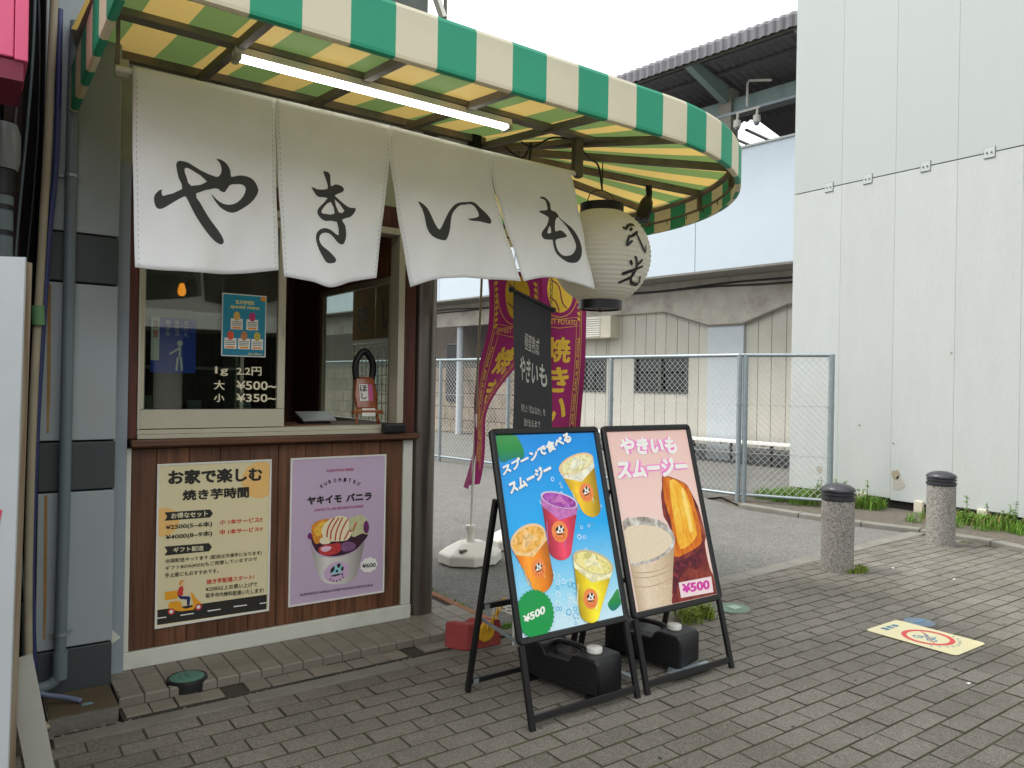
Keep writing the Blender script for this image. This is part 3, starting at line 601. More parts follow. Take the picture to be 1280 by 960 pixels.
for i in range(len(kerb) - 1):
    a, b = Vector((*kerb[i], 0)), Vector((*kerb[i + 1], 0))
    n = Vector((-(b - a).y, (b - a).x, 0)).normalized() * .13
    q = (b - a).normalized() * .005
    k = MB().prism([(p.x, p.y) for p in (a + q, b - q, b - q + n, a + q + n)], (0, 0, -.05), (1, 0, 0), (0, 1, 0), (0, 0, .09))
    if i == 0: kb = struct(k.build('wall_kerb', M_conc, bevel=.01))
    else: k.build('kerb_stone', M_conc, kb, bevel=.01)
struct(sheet([(7.75, 5.9), (7.8, 5.1), (7.88, 4.4), (8.03, 3.86), (8.03, 3.2), (7.88, 2.7), (7.7, 1.5), (7.7, -3), (9.6, -3), (9.6, 6.6), (8.2, 6.6)], -.002).build('verge', M_dirt))

# tiled step in front of the stall
step = struct(B(.556, 2.5, 3.645, 6.2, -.03, .05).build('tiled_step', M_grout))
def tile_obj(name, mesh, x, y, z, parent, rz=0):
    o = bpy.data.objects.new(name, mesh); o.parent = parent
    o.matrix_local = Matrix.Translation((x, y, z)) @ Matrix.Rotation(rz, 4, 'Z'); col.objects.link(o)
    return o
def slab(name, hx, hy, h, c, m):
    vs = [(-hx, -hy, -h), (hx, -hy, -h), (hx, hy, -h), (-hx, hy, -h), (-hx, -hy, -c), (hx, -hy, -c), (hx, hy, -c), (-hx, hy, -c), (-hx + c, -hy + c, 0), (hx - c, -hy + c, 0), (hx - c, hy - c, 0), (-hx + c, hy - c, 0)]
    me = bpy.data.meshes.new(name); me.from_pydata(vs, [], pf); me.materials.append(m)
    return me
tm = slab('tile', .0492, .0525, .012, .002, M_tile)
lm = slab('nosing', .0492, .0525, .042, .006, M_tile)
for i in range(19):
    x = .607 + i * .1025
    for r in range(4):
        tile_obj('tile', lm if r == 0 else tm, x, 3.695 + r * .108, .061, step)
for i in range(3):
    for r in range(4, 15):
        tile_obj('tile', tm, 2.2 + i * .1025, 3.695 + r * .108, .061, step)
M_orange = mat('terracotta edging', (150, 104, 74), rough=.8, var=.2, grime=.4, gcol=(90, 70, 50), isl=.15)
om = slab('edging_brick', .028, .098, .06, .005, M_orange)
for r in range(12):
    tile_obj('edging_brick', om, 2.535, 3.75 + r * .2, .056, step)
low = struct(B(.556, 2.56, 3.525, 3.644, -.03, .012).build('lower_step', M_grout))
for i in range(19):
    if i in (4, 13): continue
    tile_obj('tile', tm, .62 + i * .1025 + random.uniform(-.004, .004), 3.588, .02 + random.uniform(-.004, .003), low, random.uniform(-.02, .02))
gut = struct(B(.3, 1.05, 3.43, 3.522, -.04, .006).build('gutter_strip', M_concd, bevel=.004))
for a, b in ((1.053, 1.85), (1.853, 2.55)):
    B(a, b, 3.43, 3.522, -.04, .007).build('kerb_stone', M_concd, gut, bevel=.004)
rub = MB()
for i in range(90):
    a, b = random.uniform(.26, 2.2), random.choice((3.53, 3.64, 3.525)) + random.uniform(-.02, .02); r = random.uniform(.003, .012)
    rub.lathe([(r, 0), (r * .8, r * .7)], (a, b, .003), n=5)
tag(rub.build('rubble', M_concd, fix=False), 'loose chips of broken mortar along the step', 'rubble', kind='stuff')

# ------------------------------------------------------------------ white panelled building on the right
bw = thing('panelled_building', 'tall pale panelled building beside the weeds and bollards', 'building', (9.3, 5, 0))
B(9.345, 13, -6, 6.26, .0, 9.5).build('core', M_wallpaint2, bw)
ys = [6.31, 5.603, 4.89, 4.166, 3.487, 2.78, 2.07, 1.36, .65, -.06, -.77, -1.48, -2.2]
for i in range(len(ys) - 1):
    a, b = ys[i + 1] + .0006, ys[i] - .0006
    B(9.3, 9.343, a, b, 4.148, 9.5).build('panel', M_wallpaint2, bw, bevel=.003)
    B(9.3, 9.343, a, b, .1 + .02 * (i % 2), 4.136).build('panel', M_wallpaint, bw, bevel=.003)
    yc = (ys[i] + ys[i + 1]) / 2
    if i == 0: yc = 5.78
    pl = B(9.288, 9.2985, yc - .055, yc + .055, 4.085, 4.2).build('bracket_plate', mat('grey bracket plate', (176, 182, 178), rough=.6, var=.06), bw, bevel=.002)
    B(9.2955, 9.2995, yc - .061, yc + .061, 4.078, 4.207).build('plate_outline', mat('dark plate outline', (128, 131, 127)), bw)  # darker backing sheet, drawn as an outline round the bracket plate
    for s_ in (-1, 1):
        MB().tube([(9.287, yc + s_ * .024, 4.14), (9.279, yc + s_ * .024, 4.14)], .009, 8).build('bolt', M_steelgrey, pl)
    if i:
        B(9.255, 9.298, yc - .055, yc + .055, -.01, .14).build('foot_bracket', M_offwhite, bw, bevel=.012, segs=3)
for yc, zc, r_, cl_ in ((4.83, .42, .07, (150, 138, 118)), (4.8, .3, .1, (166, 162, 150)), (5.85, .38, .06, (158, 152, 138)), (5.3, 1.0, .02, (140, 134, 122)), (4.86, .8, .012, (110, 104, 94)), (4.2, 1.9, .018, (150, 144, 132))):
    lp = [(yc + r_ * random.uniform(.5, 1) * math.cos(a * .52), zc + r_ * random.uniform(.5, 1.1) * math.sin(a * .52)) for a in range(12)]
    MB().add([(9.2975, a, b) for a, b in smooth_closed(lp, 2)], [list(range(24))]).build('stain', mat('wall stain %d' % cl_[0], cl_, rough=.9, var=.12, scale=20), bw, fix=False)
MB().box(9.31, 13, 6.262, 6.31, .1, 9.5).build('panel', M_wallpaint, bw)
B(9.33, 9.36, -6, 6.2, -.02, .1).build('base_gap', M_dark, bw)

# ------------------------------------------------------------------ railway station behind the fence
d_ = Vector((-.124, .992, 0)).normalized(); n_ = Vector((-d_.y, d_.x, 0)); P0 = Vector((12.4, 9.5, 0))
if n_.dot(Vector((-1, -1, 0))) < 0: n_ = -n_
def SW(s, z, off=0): return P0 + d_ * s + n_ * off + Vector((0, 0, z))
def sbox(s0, s1, o0, o1, z0, z1, mb=None, mi=0):
    mb = mb or MB()
    vs = [SW(s, z, o) for z in (z0, z1) for s, o in ((s0, o0), (s1, o0), (s1, o1), (s0, o1))]
    return mb.add(vs, [(0, 3, 2, 1), (4, 5, 6, 7), (0, 1, 5, 4), (1, 2, 6, 5), (2, 3, 7, 6), (3, 0, 4, 7)], mi)
def sprism(poly, o0, o1):
    return MB().prism(poly, SW(0, 0, o0), d_, (0, 0, 1), n_ * (o1 - o0))
st = thing('station_building', 'railway station building with cream siding under a pale blue wall', 'building', tuple(SW(2, 0)))
M_siding = mat('cream siding', (174, 171, 160), rough=.7, var=.05, scale=3, grime=.2, gcol=(140, 134, 118), isl=.05)
M_beam = mat('old concrete beam', (168, 163, 153), rough=.9, var=.2, scale=2.5, grime=.75, gcol=(128, 120, 108), bump=.4, bscale=20)
M_col = mat('grey painted column', (172, 178, 182), rough=.7, var=.05)
M_blue = mat('pale blue wall', (186, 197, 205), rough=.7, var=.035, scale=.7, grime=.08, gcol=(150, 162, 170))
M_under = mat('grey soffit concrete', (120, 118, 112), rough=.9, var=.15)  # plain grey concrete for soffit and platform floor
M_win = glass('station glass', tint=(120, 135, 128), refl=1.5)
sbox(-3, 4.95, -.3, -.1, 0, 3.6).build('back_wall', M_siding, st)
edges = [-2.4, -2.1, -1.8, -1.5, -1.2, -.91, -.61, -.33, -.05, None, .76, 1.0, 1.26, 1.54, 1.83, 2.1, 2.36, 2.66, 3.03, 3.4, 3.48, 3.8, 4.1, 4.4, 4.7, 4.95]
for a, b in zip(edges, edges[1:]):
    if a is None or b is None: continue
    holes = []
    if a >= 1.25 and b <= 2.67: holes = [(0, 1.31), (2.1, 3.12)]
    elif a >= 3.47: holes = [(0, 1.3), (2.06, 3.12)]
    else: holes = [(0, 3.12)]
    for z0, z1 in holes:
        sbox(a + .005, b - .005, -.098, .0, z0 + .02, z1).build('siding_board', M_siding, st, bevel=.004)
for s0, s1, z0, z1 in ((1.26, 2.66, 1.31, 2.1), (3.48, 4.9, 1.3, 2.06)):
    f = MB()
    for q in ((s0, s1, z0, z0 + .05), (s0, s1, z1 - .05, z1), (s0, s0 + .05, z0 + .052, z1 - .052), (s1 - .05, s1, z0 + .052, z1 - .052), ((s0 + s1) / 2 - .03, (s0 + s1) / 2 + .03, z0 + .052, z1 - .052)):
        sbox(q[0], q[1], -.09, .02, q[2], q[3], f)
    wf = f.build('window', mat('dark window frame', (60, 62, 60), rough=.5), st)
    sbox(s0 + .05, s1 - .05, -.05, -.045, z0 + .05, z1 - .05).build('pane', M_win, wf)
    cu = MB(); 
    sbox(s0 + .06, s1 - .06, -.096, -.092, z0 + .06, z1 - .06, cu)
    cu.build('curtain', mat('grey green curtain', (96, 104, 92), var=.2, stretch=(6, 6, 1)), wf)
sbox(-.05, .76, -.1, .06, 0, 2.72).build('column', M_col, st, bevel=.01)
sprism([(26, 3.05), (1.81, 3.05), (.74, 2.72), (-.03, 2.72), (-.97, 3.04), (-3.5, 3.05), (-3.5, 3.66), (26, 3.66)], -.1, .09).build('beam', M_beam, st)
sprism([(1.9, 3.02), (1.81, 3.025), (.74, 2.69), (-.03, 2.69), (-.97, 3.01), (-1.1, 3.01), (-1.1, 3.03), (-.97, 3.04), (-.03, 2.722), (.74, 2.722), (1.81, 3.05), (1.9, 3.05)], .091, .1).build('beam_edge', mat('beam drip edge', (110, 104, 94), rough=.9), st)
for j_, (z, dz) in enumerate(((3.46, .05), (3.52, -.03))):
    pts = [SW(s, z + .015 * math.sin(s * 2.1 + j_) + dz * math.sin(s * .35), .13) for s in [x * .5 - 3 for x in range(30)]]
    MB().tube(pts, .018, 6).build('cable', M_black, st, smooth=True)
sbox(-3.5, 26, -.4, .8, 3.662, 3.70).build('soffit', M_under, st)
for i in range(14):
    s0 = -3.5 + i * 2.05
    sbox(s0 + .006, s0 + 2.044, .62, .8, 3.70, 5.9).build('blue_panel', M_blue, st, bevel=.004)
sbox(-3.5, 26, .58, .83, 5.902, 5.94).build('coping', M_wallpaint2, st)
lv = sbox(3.12, 4.2, .002, .3, 2.53, 3.03).build('vent_box', M_offwhite, st, bevel=.01)
for i in range(9):
    sbox(3.42, 4.16, .3, .325, 2.57 + i * .05, 2.595 + i * .05).build('louvre', M_white, lv)
# left bay: block wall and dark opening
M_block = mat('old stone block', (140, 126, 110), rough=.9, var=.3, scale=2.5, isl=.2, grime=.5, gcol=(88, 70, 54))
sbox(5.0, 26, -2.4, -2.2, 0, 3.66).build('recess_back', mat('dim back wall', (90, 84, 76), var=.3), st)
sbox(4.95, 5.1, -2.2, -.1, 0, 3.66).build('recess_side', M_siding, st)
bw2 = sbox(6.4, 18.5, -.62, -.5, 0, 1.9).build('block_wall', M_grout, st)
for r in range(5):
    for i in range(21):
        s0 = 6.4 + i * .56 + (.28 if r % 2 else 0)
        sbox(s0 + .008, min(s0 + .552, 18.5), -.498, -.44, r * .38 + .008, r * .38 + .372).build('stone_block', M_block, bw2, bevel=.01)
MB().tube([SW(8.95, 0, -.1), SW(8.95, 3.3, -.1)], .1, 14).build('downpipe', M_col, st, smooth=True)
sbox(9.25, 9.9, -.45, -.3, .9, 2.6).build('black_tank', M_black, st, bevel=.08)
# bench along the station wall
bn = thing('long_bench', 'long low white bench on truss brackets along the station wall', 'bench', tuple(SW(1.5, 0, .4)))
sbox(-3, 4.6, .15, .6, .4, .44).build('seat', M_white, bn, bevel=.005)
for s0 in (-1.6, -.75, .1, .95, 1.8, 2.65, 3.5, 4.3):
    lg = MB(); lg.bar(SW(s0, .02, .2), SW(s0, .4, .2), .04, .04); lg.bar(SW(s0, .1, .22), SW(s0 - .22, .39, .55), .03, .03); lg.bar(SW(s0, .39, .16), SW(s0, .39, .58), .03, .03)
    lg.build('bracket', M_steelgrey, bn)
sbox(-3, 4.9, .0, .05, .0, .3).build('kickboard', mat('grey kickboard', (120, 122, 122)), bn)
# platform roof
rf = thing('platform_roof', 'dark corrugated platform roof on green steel beams above the blue wall', 'roof', tuple(SW(0, 5.9, 0)))
M_roof = mat('corrugated grey sheet', (112, 110, 114), rough=.8, var=.15, grime=.3, gcol=(84, 80, 80))
M_green = mat('grey green steel', (140, 160, 158), rough=.6, var=.1, grime=.3, gcol=(86, 84, 76))
def roof_z(o): return 7.52 + .13 * o
def corr(s): return .022 * math.sin(s * 2 * math.pi / .16)
mb = MB(); ns = 420; offs = [1.5, .75, 0, -.8, -1.6]
ss = [-4.5 + 17 * i / ns for i in range(ns + 1)]
for i in range(ns):
    for a, b in zip(offs, offs[1:]):
        mb.add([SW(ss[i], roof_z(a) + corr(ss[i]), a), SW(ss[i + 1], roof_z(a) + corr(ss[i + 1]), a), SW(ss[i + 1], roof_z(b) + corr(ss[i + 1]), b), SW(ss[i], roof_z(b) + corr(ss[i]), b)], [(0, 1, 2, 3)])
mb.build('roof_sheet', M_roof, rf, fix=False)
mb = MB()
for i in range(ns):
    pr = [(1.5, 7.72), (1.58, 7.71), (1.63, 7.64), (1.63, 7.44)]
    for (o0, z0), (o1, z1) in zip(pr, pr[1:]):
        mb.add([SW(ss[i], z0, o0 + corr(ss[i])), SW(ss[i + 1], z0, o0 + corr(ss[i + 1])), SW(ss[i + 1], z1, o1 + corr(ss[i + 1])), SW(ss[i], z1, o1 + corr(ss[i]))], [(0, 1, 2, 3)])
mb.build('eave_sheet', M_roof, rf, fix=False)
sbox(-4.5, 12.5, 1.52, 1.57, 7.42, 7.49).build('eave_angle', M_steelgrey, rf)
def slab2(s0, s1, o0, o1, dz):
    vs = [SW(s, roof_z(o) + z, o) for z in (-.01 + dz, .02 + dz) for s, o in ((s0, o0), (s1, o0), (s1, o1), (s0, o1))]
    return MB().add(vs, [(0, 3, 2, 1), (4, 5, 6, 7), (0, 1, 5, 4), (1, 2, 6, 5), (2, 3, 7, 6), (3, 0, 4, 7)])
for s0, s1, o0, o1 in ((-4.5, 12.5, -2.7, -7), (-4.5, .7, -1.6, -2.7), (1.7, 12.5, -1.6, -2.7)):
    slab2(s0, s1, o0, o1, -.0).build('inner_roof', M_roof, rf)
for s_ in (.95, 1.45):
    sbox(s_ - .03, s_ + .03, -2.7, -1.6, 7.12, 7.16).build('skylight_bar', M_steelgrey, rf)
for o_ in (1.1, .55):
    sbox(-4.5, 12.5, o_ - .03, o_ + .03, roof_z(o_) - .09, roof_z(o_) - .03).build('purlin', M_roof, rf)
for s_ in (-4.0, -1.75, .41, 2.57, 4.73, 6.9):
    b_ = MB(); b_.add([SW(s_ + q, z, o) for q in (-.07, .07) for o, z in ((1.5, 7.48), (1.5, 7.64), (.1, 7.46), (.1, 7.1))], [(0, 1, 2, 3), (7, 6, 5, 4), (0, 4, 5, 1), (1, 5, 6, 2), (2, 6, 7, 3), (3, 7, 4, 0)])
    b_.build('cantilever_beam', M_green, rf)
    sbox(s_ - .14, s_ + .14, -.14, .14, 5.6, 7.4).build('post', mat('beige post', (150, 148, 136), grime=.3), rf)
sbox(-4.5, 12.5, -.05, .05, 6.9, 7.2).build('long_beam', M_green, rf)
sbox(-4.5, 12.5, -.1, .16, 6.84, 6.895).build('beam_flange', M_galv, rf)
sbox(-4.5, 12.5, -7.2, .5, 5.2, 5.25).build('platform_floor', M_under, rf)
for nm, s_ in (('left', .09), ('right', -.33)):
    z_ = 6.84
    cm = thing('security_camera', 'white dome security camera on the %s of the pair under the platform beam' % nm, 'camera', tuple(SW(s_, z_ - .3, .2)), 'dome cameras under the platform roof')
    MB().tube([SW(s_, z_ - .02, .18), SW(s_, z_ - .16, .2)], .025, 8).build('stem', M_white, cm, smooth=True)
    MB().lathe([(.02, .0), (.07, -.02), (.075, -.12), (.06, -.15)], SW(s_, z_ - .14, .2), 16).build('housing', M_white, cm, smooth=True)
    MB().lathe([(.055, 0), (.05, -.03), (.03, -.055), (.004, -.065)], SW(s_, z_ - .291, .2), 14).build('dome', M_galv, cm, smooth=True)
pa = MB().tube([SW(-.12, 6.9, .2), SW(-.12, 7.36, .2), SW(-.16, 7.4, .2), SW(-.62, 7.28, .2)], .025, 8).build('pipe_arm', M_white, rf, smooth=True)
MB().tube([SW(.12, 6.83, .2), SW(-.4, 6.83, .2)], .02, 8).build('camera_rail', M_white, rf, smooth=True)

# ------------------------------------------------------------------ chain link fence
fn = thing('chain_link_fence', 'grey chain link fence with galvanised posts in front of the station', 'fence', (8.04, 6.2, 0))
FP = [(8.6, 5.27), (8.04, 6.2), (7.73, 8.25), (7.4, 10.4), (7.14, 12.2), (6.85, 14.3), (6.5, 17)]
FH = 1.87
for i, p in enumerate(FP):
    MB().tube([(p[0], p[1], -.1), (p[0], p[1], FH + .01)], .036 if i == 0 else .032, 12).build('post', M_galv, fn, smooth=True)
MB().tube([(8.08, 6.135, -.1), (8.08, 6.135, FH + .01)], .03, 12).build('post', M_galv, fn, smooth=True)
for a, b in zip(FP, FP[1:]):
    A, Bv = Vector((*a, 0)), Vector((*b, 0)); L_ = (Bv - A).length; t = (Bv - A) / L_; nn = Vector((-t.y, t.x, 0))
    MB().tube([A + Vector((0, 0, FH)), Bv + Vector((0, 0, FH))], .024, 10).build('top_rail', M_galv, fn, smooth=True)
    MB().tube([A + Vector((0, 0, .09)), Bv + Vector((0, 0, .09))], .02, 10).build('bottom_rail', M_galv, fn, smooth=True)
    for z in (.62, 1.24):
        MB().tube([A + Vector((0, 0, z)), Bv + Vector((0, 0, z))], .003, 5).build('line_wire', M_wire, fn)
    mesh = MB(); z0, z1 = .1, FH - .02; Hh = z1 - z0; pit = .084; kz = 1.0
    q = -Hh
    while q < L_:
        for sgn in (1, -1):
            # line u = q + (z-z0) or mirrored, clipped to the panel
            ua, ub = max(q, 0), min(q + Hh, L_)
            if ub - ua > .01:
                za, zb = z0 + ua - q, z0 + ub - q
                if sgn < 0: za, zb = z1 - (ua - q), z1 - (ub - q)
                o_ = nn * (.003 * sgn)
                mesh.tube([A + t * ua + o_ + Vector((0, 0, za)), A + t * ub + o_ + Vector((0, 0, zb))], 0.0024, 3, caps=False)
        q += pit
    m_ = mesh.build('wire_mesh', M_wire, fn, fix=False); m_['kind'] = 'stuff'
for p in FP[:4]:
    for z in (.62, 1.24):
        MB().tube([(p[0], p[1], z - .012), (p[0], p[1], z + .012)], .04, 12).build('clamp_band', M_galv, fn)

# ------------------------------------------------------------------ weeds
M_grass = mat('weed green', (100, 136, 48), rough=.6, var=.35, scale=8, trans=.3, isl=.3)
M_grass2 = mat('young weed', (122, 140, 52), rough=.6, var=.3, trans=.3, isl=.3)
def blades(mb, x, y, r, n, h, z=0):
    for i in range(n):
        a = random.uniform(0, 6.28); rr = r * math.sqrt(random.random()); p = Vector((x + rr * math.cos(a), y + rr * math.sin(a), z))
        t = random.uniform(0, 6.28); d = Vector((math.cos(t), math.sin(t), 0)); hh = h * random.uniform(.4, 1.1); wdt = random.uniform(.002, .006)
        s_ = Vector((-d.y, d.x, 0)) * wdt; ln = hh * random.uniform(.2, .8)
        p1 = p + d * ln * .4 + Vector((0, 0, hh * .65)); p2 = p + d * ln + Vector((0, 0, hh * random.uniform(.75, 1)))
        mb.add([p - s_, p + s_, p1 + s_ * .8, p1 - s_ * .8, p2], [(0, 1, 2, 3), (3, 2, 4)])
def leafy(mb, x, y, h, n):
    for i in range(n):
        z = h * random.uniform(.25, 1); a = random.uniform(0, 6.28); l = random.uniform(.02, .045)
        c = Vector((x, y, z)); d = Vector((math.cos(a), math.sin(a), random.uniform(-.3, .5))); s_ = Vector((-math.sin(a), math.cos(a), 0)) * l * .4
        mb.add([c, c + d * l * .5 + s_, c + d * l, c + d * l * .5 - s_], [(0, 1, 2, 3)])
    mb.tube([(x, y, 0), (x + .01, y, h)], .003, 4)
g = MB()
for i in range(60):
    yy = random.uniform(4.9, 6.3); blades(g, random.uniform(8.45, 9.2) if yy > 5.4 else random.uniform(8.9, 9.25), yy, .1, 44, .17)
for i in range(95):
    yy = random.uniform(2.2, 4.3); blades(g, 9.2 - abs(random.gauss(0, .22)), yy, .09, 40, .13)
for i in range(48):
    leafy(g, random.uniform(8.8, 9.22), random.choice((random.uniform(2.6, 4.3), random.uniform(4.9, 5.7))), random.uniform(.12, .34), 40)
dg = MB()
for i in range(60):
    blades(dg, 9.2 - abs(random.gauss(0, .25)), random.choice((random.uniform(2.2, 4.4), random.uniform(4.9, 6.2))), .12, 10, .16)
tag(dg.build('dry_stems', mat('dead straw', (142, 120, 78), rough=.8, var=.3, isl=.2), fix=False), 'dry straw stems among the weeds by the panelled wall', 'weeds', kind='stuff')
tag(g.build('weeds', M_grass, fix=False), 'green weeds growing along the foot of the panelled wall', 'weeds', kind='stuff')
g = MB()
for a in range(16):
    blades(g, 5.72 + .16 * math.cos(-a * .13), 3.43 + .16 * math.sin(-a * .13 - .6), .03, 14, .06)
tag(g.build('weed_tuft', M_grass2, fix=False, origin=(5.8, 3.3, 0)), 'yellow green weed tuft at the foot of the nearer bollard', 'weeds')
g = MB()
for a in range(14):
    blades(g, 3.72 + random.uniform(-.12, .12), 3.2 + random.uniform(-.08, .08), .05, 16, .1); 
    leafy(g, 3.72 + random.uniform(-.12, .12), 3.2 + random.uniform(-.08, .08), .09, 10)
tag(g.build('weed_tuft', M_grass2, fix=False, origin=(3.72, 3.2, 0)), 'leafy weed tuft on the paving behind the pink menu board', 'weeds')
g = MB()
for i in range(300):
    x = random.uniform(2.58, 3.6); blades(g, x, edge_y(x) + .16 + random.uniform(-.03, .05), .02, 3, .03)
for i in range(60):
    yy = random.uniform(3.9, 6.0); blades(g, 2.6 + random.uniform(0, .05), yy, .03, 6, .03)
tag(g.build('moss_fringe', M_grass, fix=False), 'thin moss fringe along the asphalt edge behind the boards', 'moss', kind='stuff')

# ------------------------------------------------------------------ bollards
M_agg = speckle('exposed aggregate', (120, 117, 111), (52, 50, 48), (200, 194, 184), scale=130, amount=.42, bump=.5)
M_cap = mat('dark cast cap', (62, 62, 66), rough=.34, metal=.3, var=.1)
for (x, y_), nm in (((5.72, 3.43), 'nearer speckled stone bollard with dark ridged cap by weed tuft'), ((7.53, 3.47), 'farther speckled stone bollard with dark ridged cap near the wall')):
    b_ = thing('bollard', nm, 'bollard', (x, y_, 0), 'stone bollards at the paving edge')
    MB().lathe([(.124, -.05), (.124, .555), (.118, .562)], (x, y_, 0), 40).build('shaft', M_agg, b_, smooth=True)
    MB().lathe([(.112, .563), (.128, .565), (.13, .578), (.13, .592), (.118, .596), (.118, .606), (.13, .61), (.13, .622), (.118, .626), (.118, .634), (.131, .638), (.131, .648), (.12, .664), (.09, .682), (.05, .693), (.005, .697)], (x, y_, 0), 40).build('cap', M_cap, b_, smooth=True)
# ------------------------------------------------------------------ covers and floor sign
def cover(name, label, x, y_, r, c, letters=None):
    t = thing(name, label, 'manhole cover', (x, y_, 0))
    MB().lathe([(r, -.02), (r, .002), (r * .86, .002), (r * .86, -.02)], (x, y_, 0), 28, caps=False).build('ring', M_steelgrey, t)
    MB().lathe([(r * .85, -.02), (r * .85, .003), (r * .8, .005), (.002, .005)], (x, y_, 0), 28).build('lid', c, t)
    return t
M_mhb = mat('blue painted iron', (104, 120, 134), rough=.6, var=.35, scale=30, grime=.5, gcol=(84, 84, 80))
M_mhg = mat('green painted iron', (104, 128, 112), rough=.6, var=.35, scale=30, grime=.5, gcol=(90, 92, 84))
c1 = cover('manhole_cover', 'small worn blue round cover beside the floor sign', 4.88, 2.365, .105, M_mhb)
B(4.82, 4.93, 2.355, 2.372, .005, .009).build('mark', mat('bright blue mark', (96, 132, 166)), c1)
c2 = cover('manhole_cover', 'small pale green round cover behind the pink menu board', 4.12, 3.2, .13, M_mhg)
B(4.09, 4.17, 3.16, 3.23, .005, .009).build('mark', mat('pale green mark', (150, 170, 150)), c2)
dc = thing('drain_riser', 'raised dark drain pipe with green lid at the step', 'drain riser', (.85, 3.72, 0))
MB().lathe([(.088, -.02), (.09, .06), (.086, .072), (.078, .074), (.078, .066), (.07, .066)], (.85, 3.715, 0), 28, caps=False).build('collar', M_black, dc, smooth=True)
MB().lathe([(.077, .05), (.077, .071), (.07, .075), (.002, .075)], (.85, 3.715, 0), 28).build('lid', mat('green lid', (78, 120, 104), var=.2, scale=30), dc, smooth=True)
for i_ in range(3):
    B(.79 + .03 * i_, .8 + .03 * i_, 3.68, 3.75, .0752, .078).build('ridge', mat('green lid', (78, 120, 104)), dc)

fs_ = thing('floor_sign', 'cream floor sticker with red ring and blue picture on the pavers', 'floor sign', (4.61, 2.2, 0))
rc = []
for (ax, ay, t0) in ((4.765, 2.435, 0), (4.455, 2.435, 90), (4.455, 1.975, 180), (4.765, 1.975, 270)):
    rc += [(ax + .03 * math.cos(rad(t0 + q)), ay + .03 * math.sin(rad(t0 + q))) for q in (0, 30, 60, 90)]
M_cream = mat('cream sticker', (212, 202, 162), rough=.6, var=.05, grime=.35, gcol=(196, 180, 130))
MB().prism(rc, (0, 0, .0035), (1, 0, 0), (0, 1, 0), (0, 0, .001)).build('sheet', M_cream, fs_)
FPn = Plane((4.61, 2.205, .0046), (0, -1, 0), (1, 0, 0))
M_redp = mat('red print', (200, 74, 74), rough=.6, var=.1); M_bluep = mat('blue print', (70, 130, 160), rough=.6, var=.1)
rc0 = (.02, 0)
FPn.poly('ring', [ell(rc0, .14, .14, 40), ell(rc0, .112, .112, 40)], M_redp, fs_)
FPn.put('slash', ribbon2([(-.06, .085), (.1, -.085)], .012), M_redp, fs_)
for (a, b) in (((-.02, -.035), (.028, .028)), ((.06, -.035), (.028, .028))):
    FPn.poly('wheel', [ell(a, *b, 20), ell(a, b[0] * .7, b[1] * .7, 20)], M_bluep, fs_)
for q in ([(-.02, -.035), (.005, .02), (.05, .02), (.06, -.035)], [(.005, .02), (.025, -.035), (.05, .02)], [(.045, .045), (.06, -.035)], [(-.03, .06), (.01, .025)]):
    FPn.put('figure', ribbon2(q, .011), M_bluep, fs_)
FPn.text('車', [(-.225, .03), (-.18, .03), (-.18, .075), (-.225, .075)], M_bluep, fs_, .02)
FPn.text('転', [(-.225, -.025), (-.18, -.025), (-.18, .02), (-.225, .02)], M_bluep, fs_, .02)
FPn.text('自', [(-.225, -.08), (-.18, -.08), (-.18, -.035), (-.225, -.035)], M_bluep, fs_, .02)
for i_ in range(9):
    a = rad(-60 + i_ * 15); FPn.put('ring_mark', ribbon2([(.02 + .155 * math.cos(a), .155 * math.sin(a)), (.02 + .172 * math.cos(a + .05), .172 * math.sin(a + .05))], .014), M_bluep, fs_)

# ------------------------------------------------------------------ the stall
M_plank = wood('stained plank', (114, 76, 52), (68, 42, 28), 'Z', rough=.5)
M_post = wood('red brown post', (88, 42, 30), (50, 22, 16), 'Z', rough=.5)
M_ledge = wood('worn counter wood', (116, 76, 52), (66, 40, 28), 'X', rough=.5, knots=False)
M_inner = wood('dark interior wood', (140, 94, 68), (90, 54, 38), 'Z', rough=.6, knots=False)
M_trim = mat('white trim', (206, 206, 194), rough=.6, var=.06, grime=.3, gcol=(150, 142, 120))
M_lintel = mat('greenish old panel', (158, 162, 142), rough=.7, var=.1, grime=.4, gcol=(100, 98, 80))
M_pane = glass('window glass', tint=(220, 227, 222), refl=1.85)
stall = thing('food_stall', 'small roast sweet potato stall with wood plank counter and sliding window', 'stall', (1.37, 4.0, .06))
cf = B(.645, 2.085, 4.001, 4.05, .14, 1.11).build('counter_front', M_inner, stall)
px = [.645, .757, .905, 1.055, 1.205, 1.352, 1.5, 1.65, 1.8, 1.945, 2.085]
for a, b in zip(px, px[1:]):
    B(a + .0015, b - .0015, 3.99 + random.uniform(0, .002), 4.0, .145, 1.108).build('plank', M_plank, cf, bevel=.003)
B(.62, 2.15, 3.975, 4.05, .061, .142).build('baseboard', M_trim, stall, bevel=.004)
B(.622, .644, 3.98, 4.05, .144, 1.112).build('side_trim', M_trim, stall, bevel=.003)
B(2.087, 2.148, 3.982, 4.05, .144, 1.112).build('side_trim', M_trim, stall, bevel=.003)
B(.632, 2.155, 3.915, 4.06, 1.124, 1.155).build('counter_ledge', M_ledge, stall, bevel=.004)
B(.64, 2.148, 3.955, 4.06, 1.113, 1.1235).build('ledge_moulding', M_ledge, stall, bevel=.003)
B(.582, .66, 3.965, 4.06, 1.157, 2.46).build('window_post', M_post, stall, bevel=.004)
B(2.072, 2.146, 3.965, 4.06, 1.157, 2.46).build('window_post', M_post, stall, bevel=.004)
B(.662, 2.07, 3.965, 4.06, 2.34, 2.46).build('window_header', M_post, stall, bevel=.004)
wf = MB()
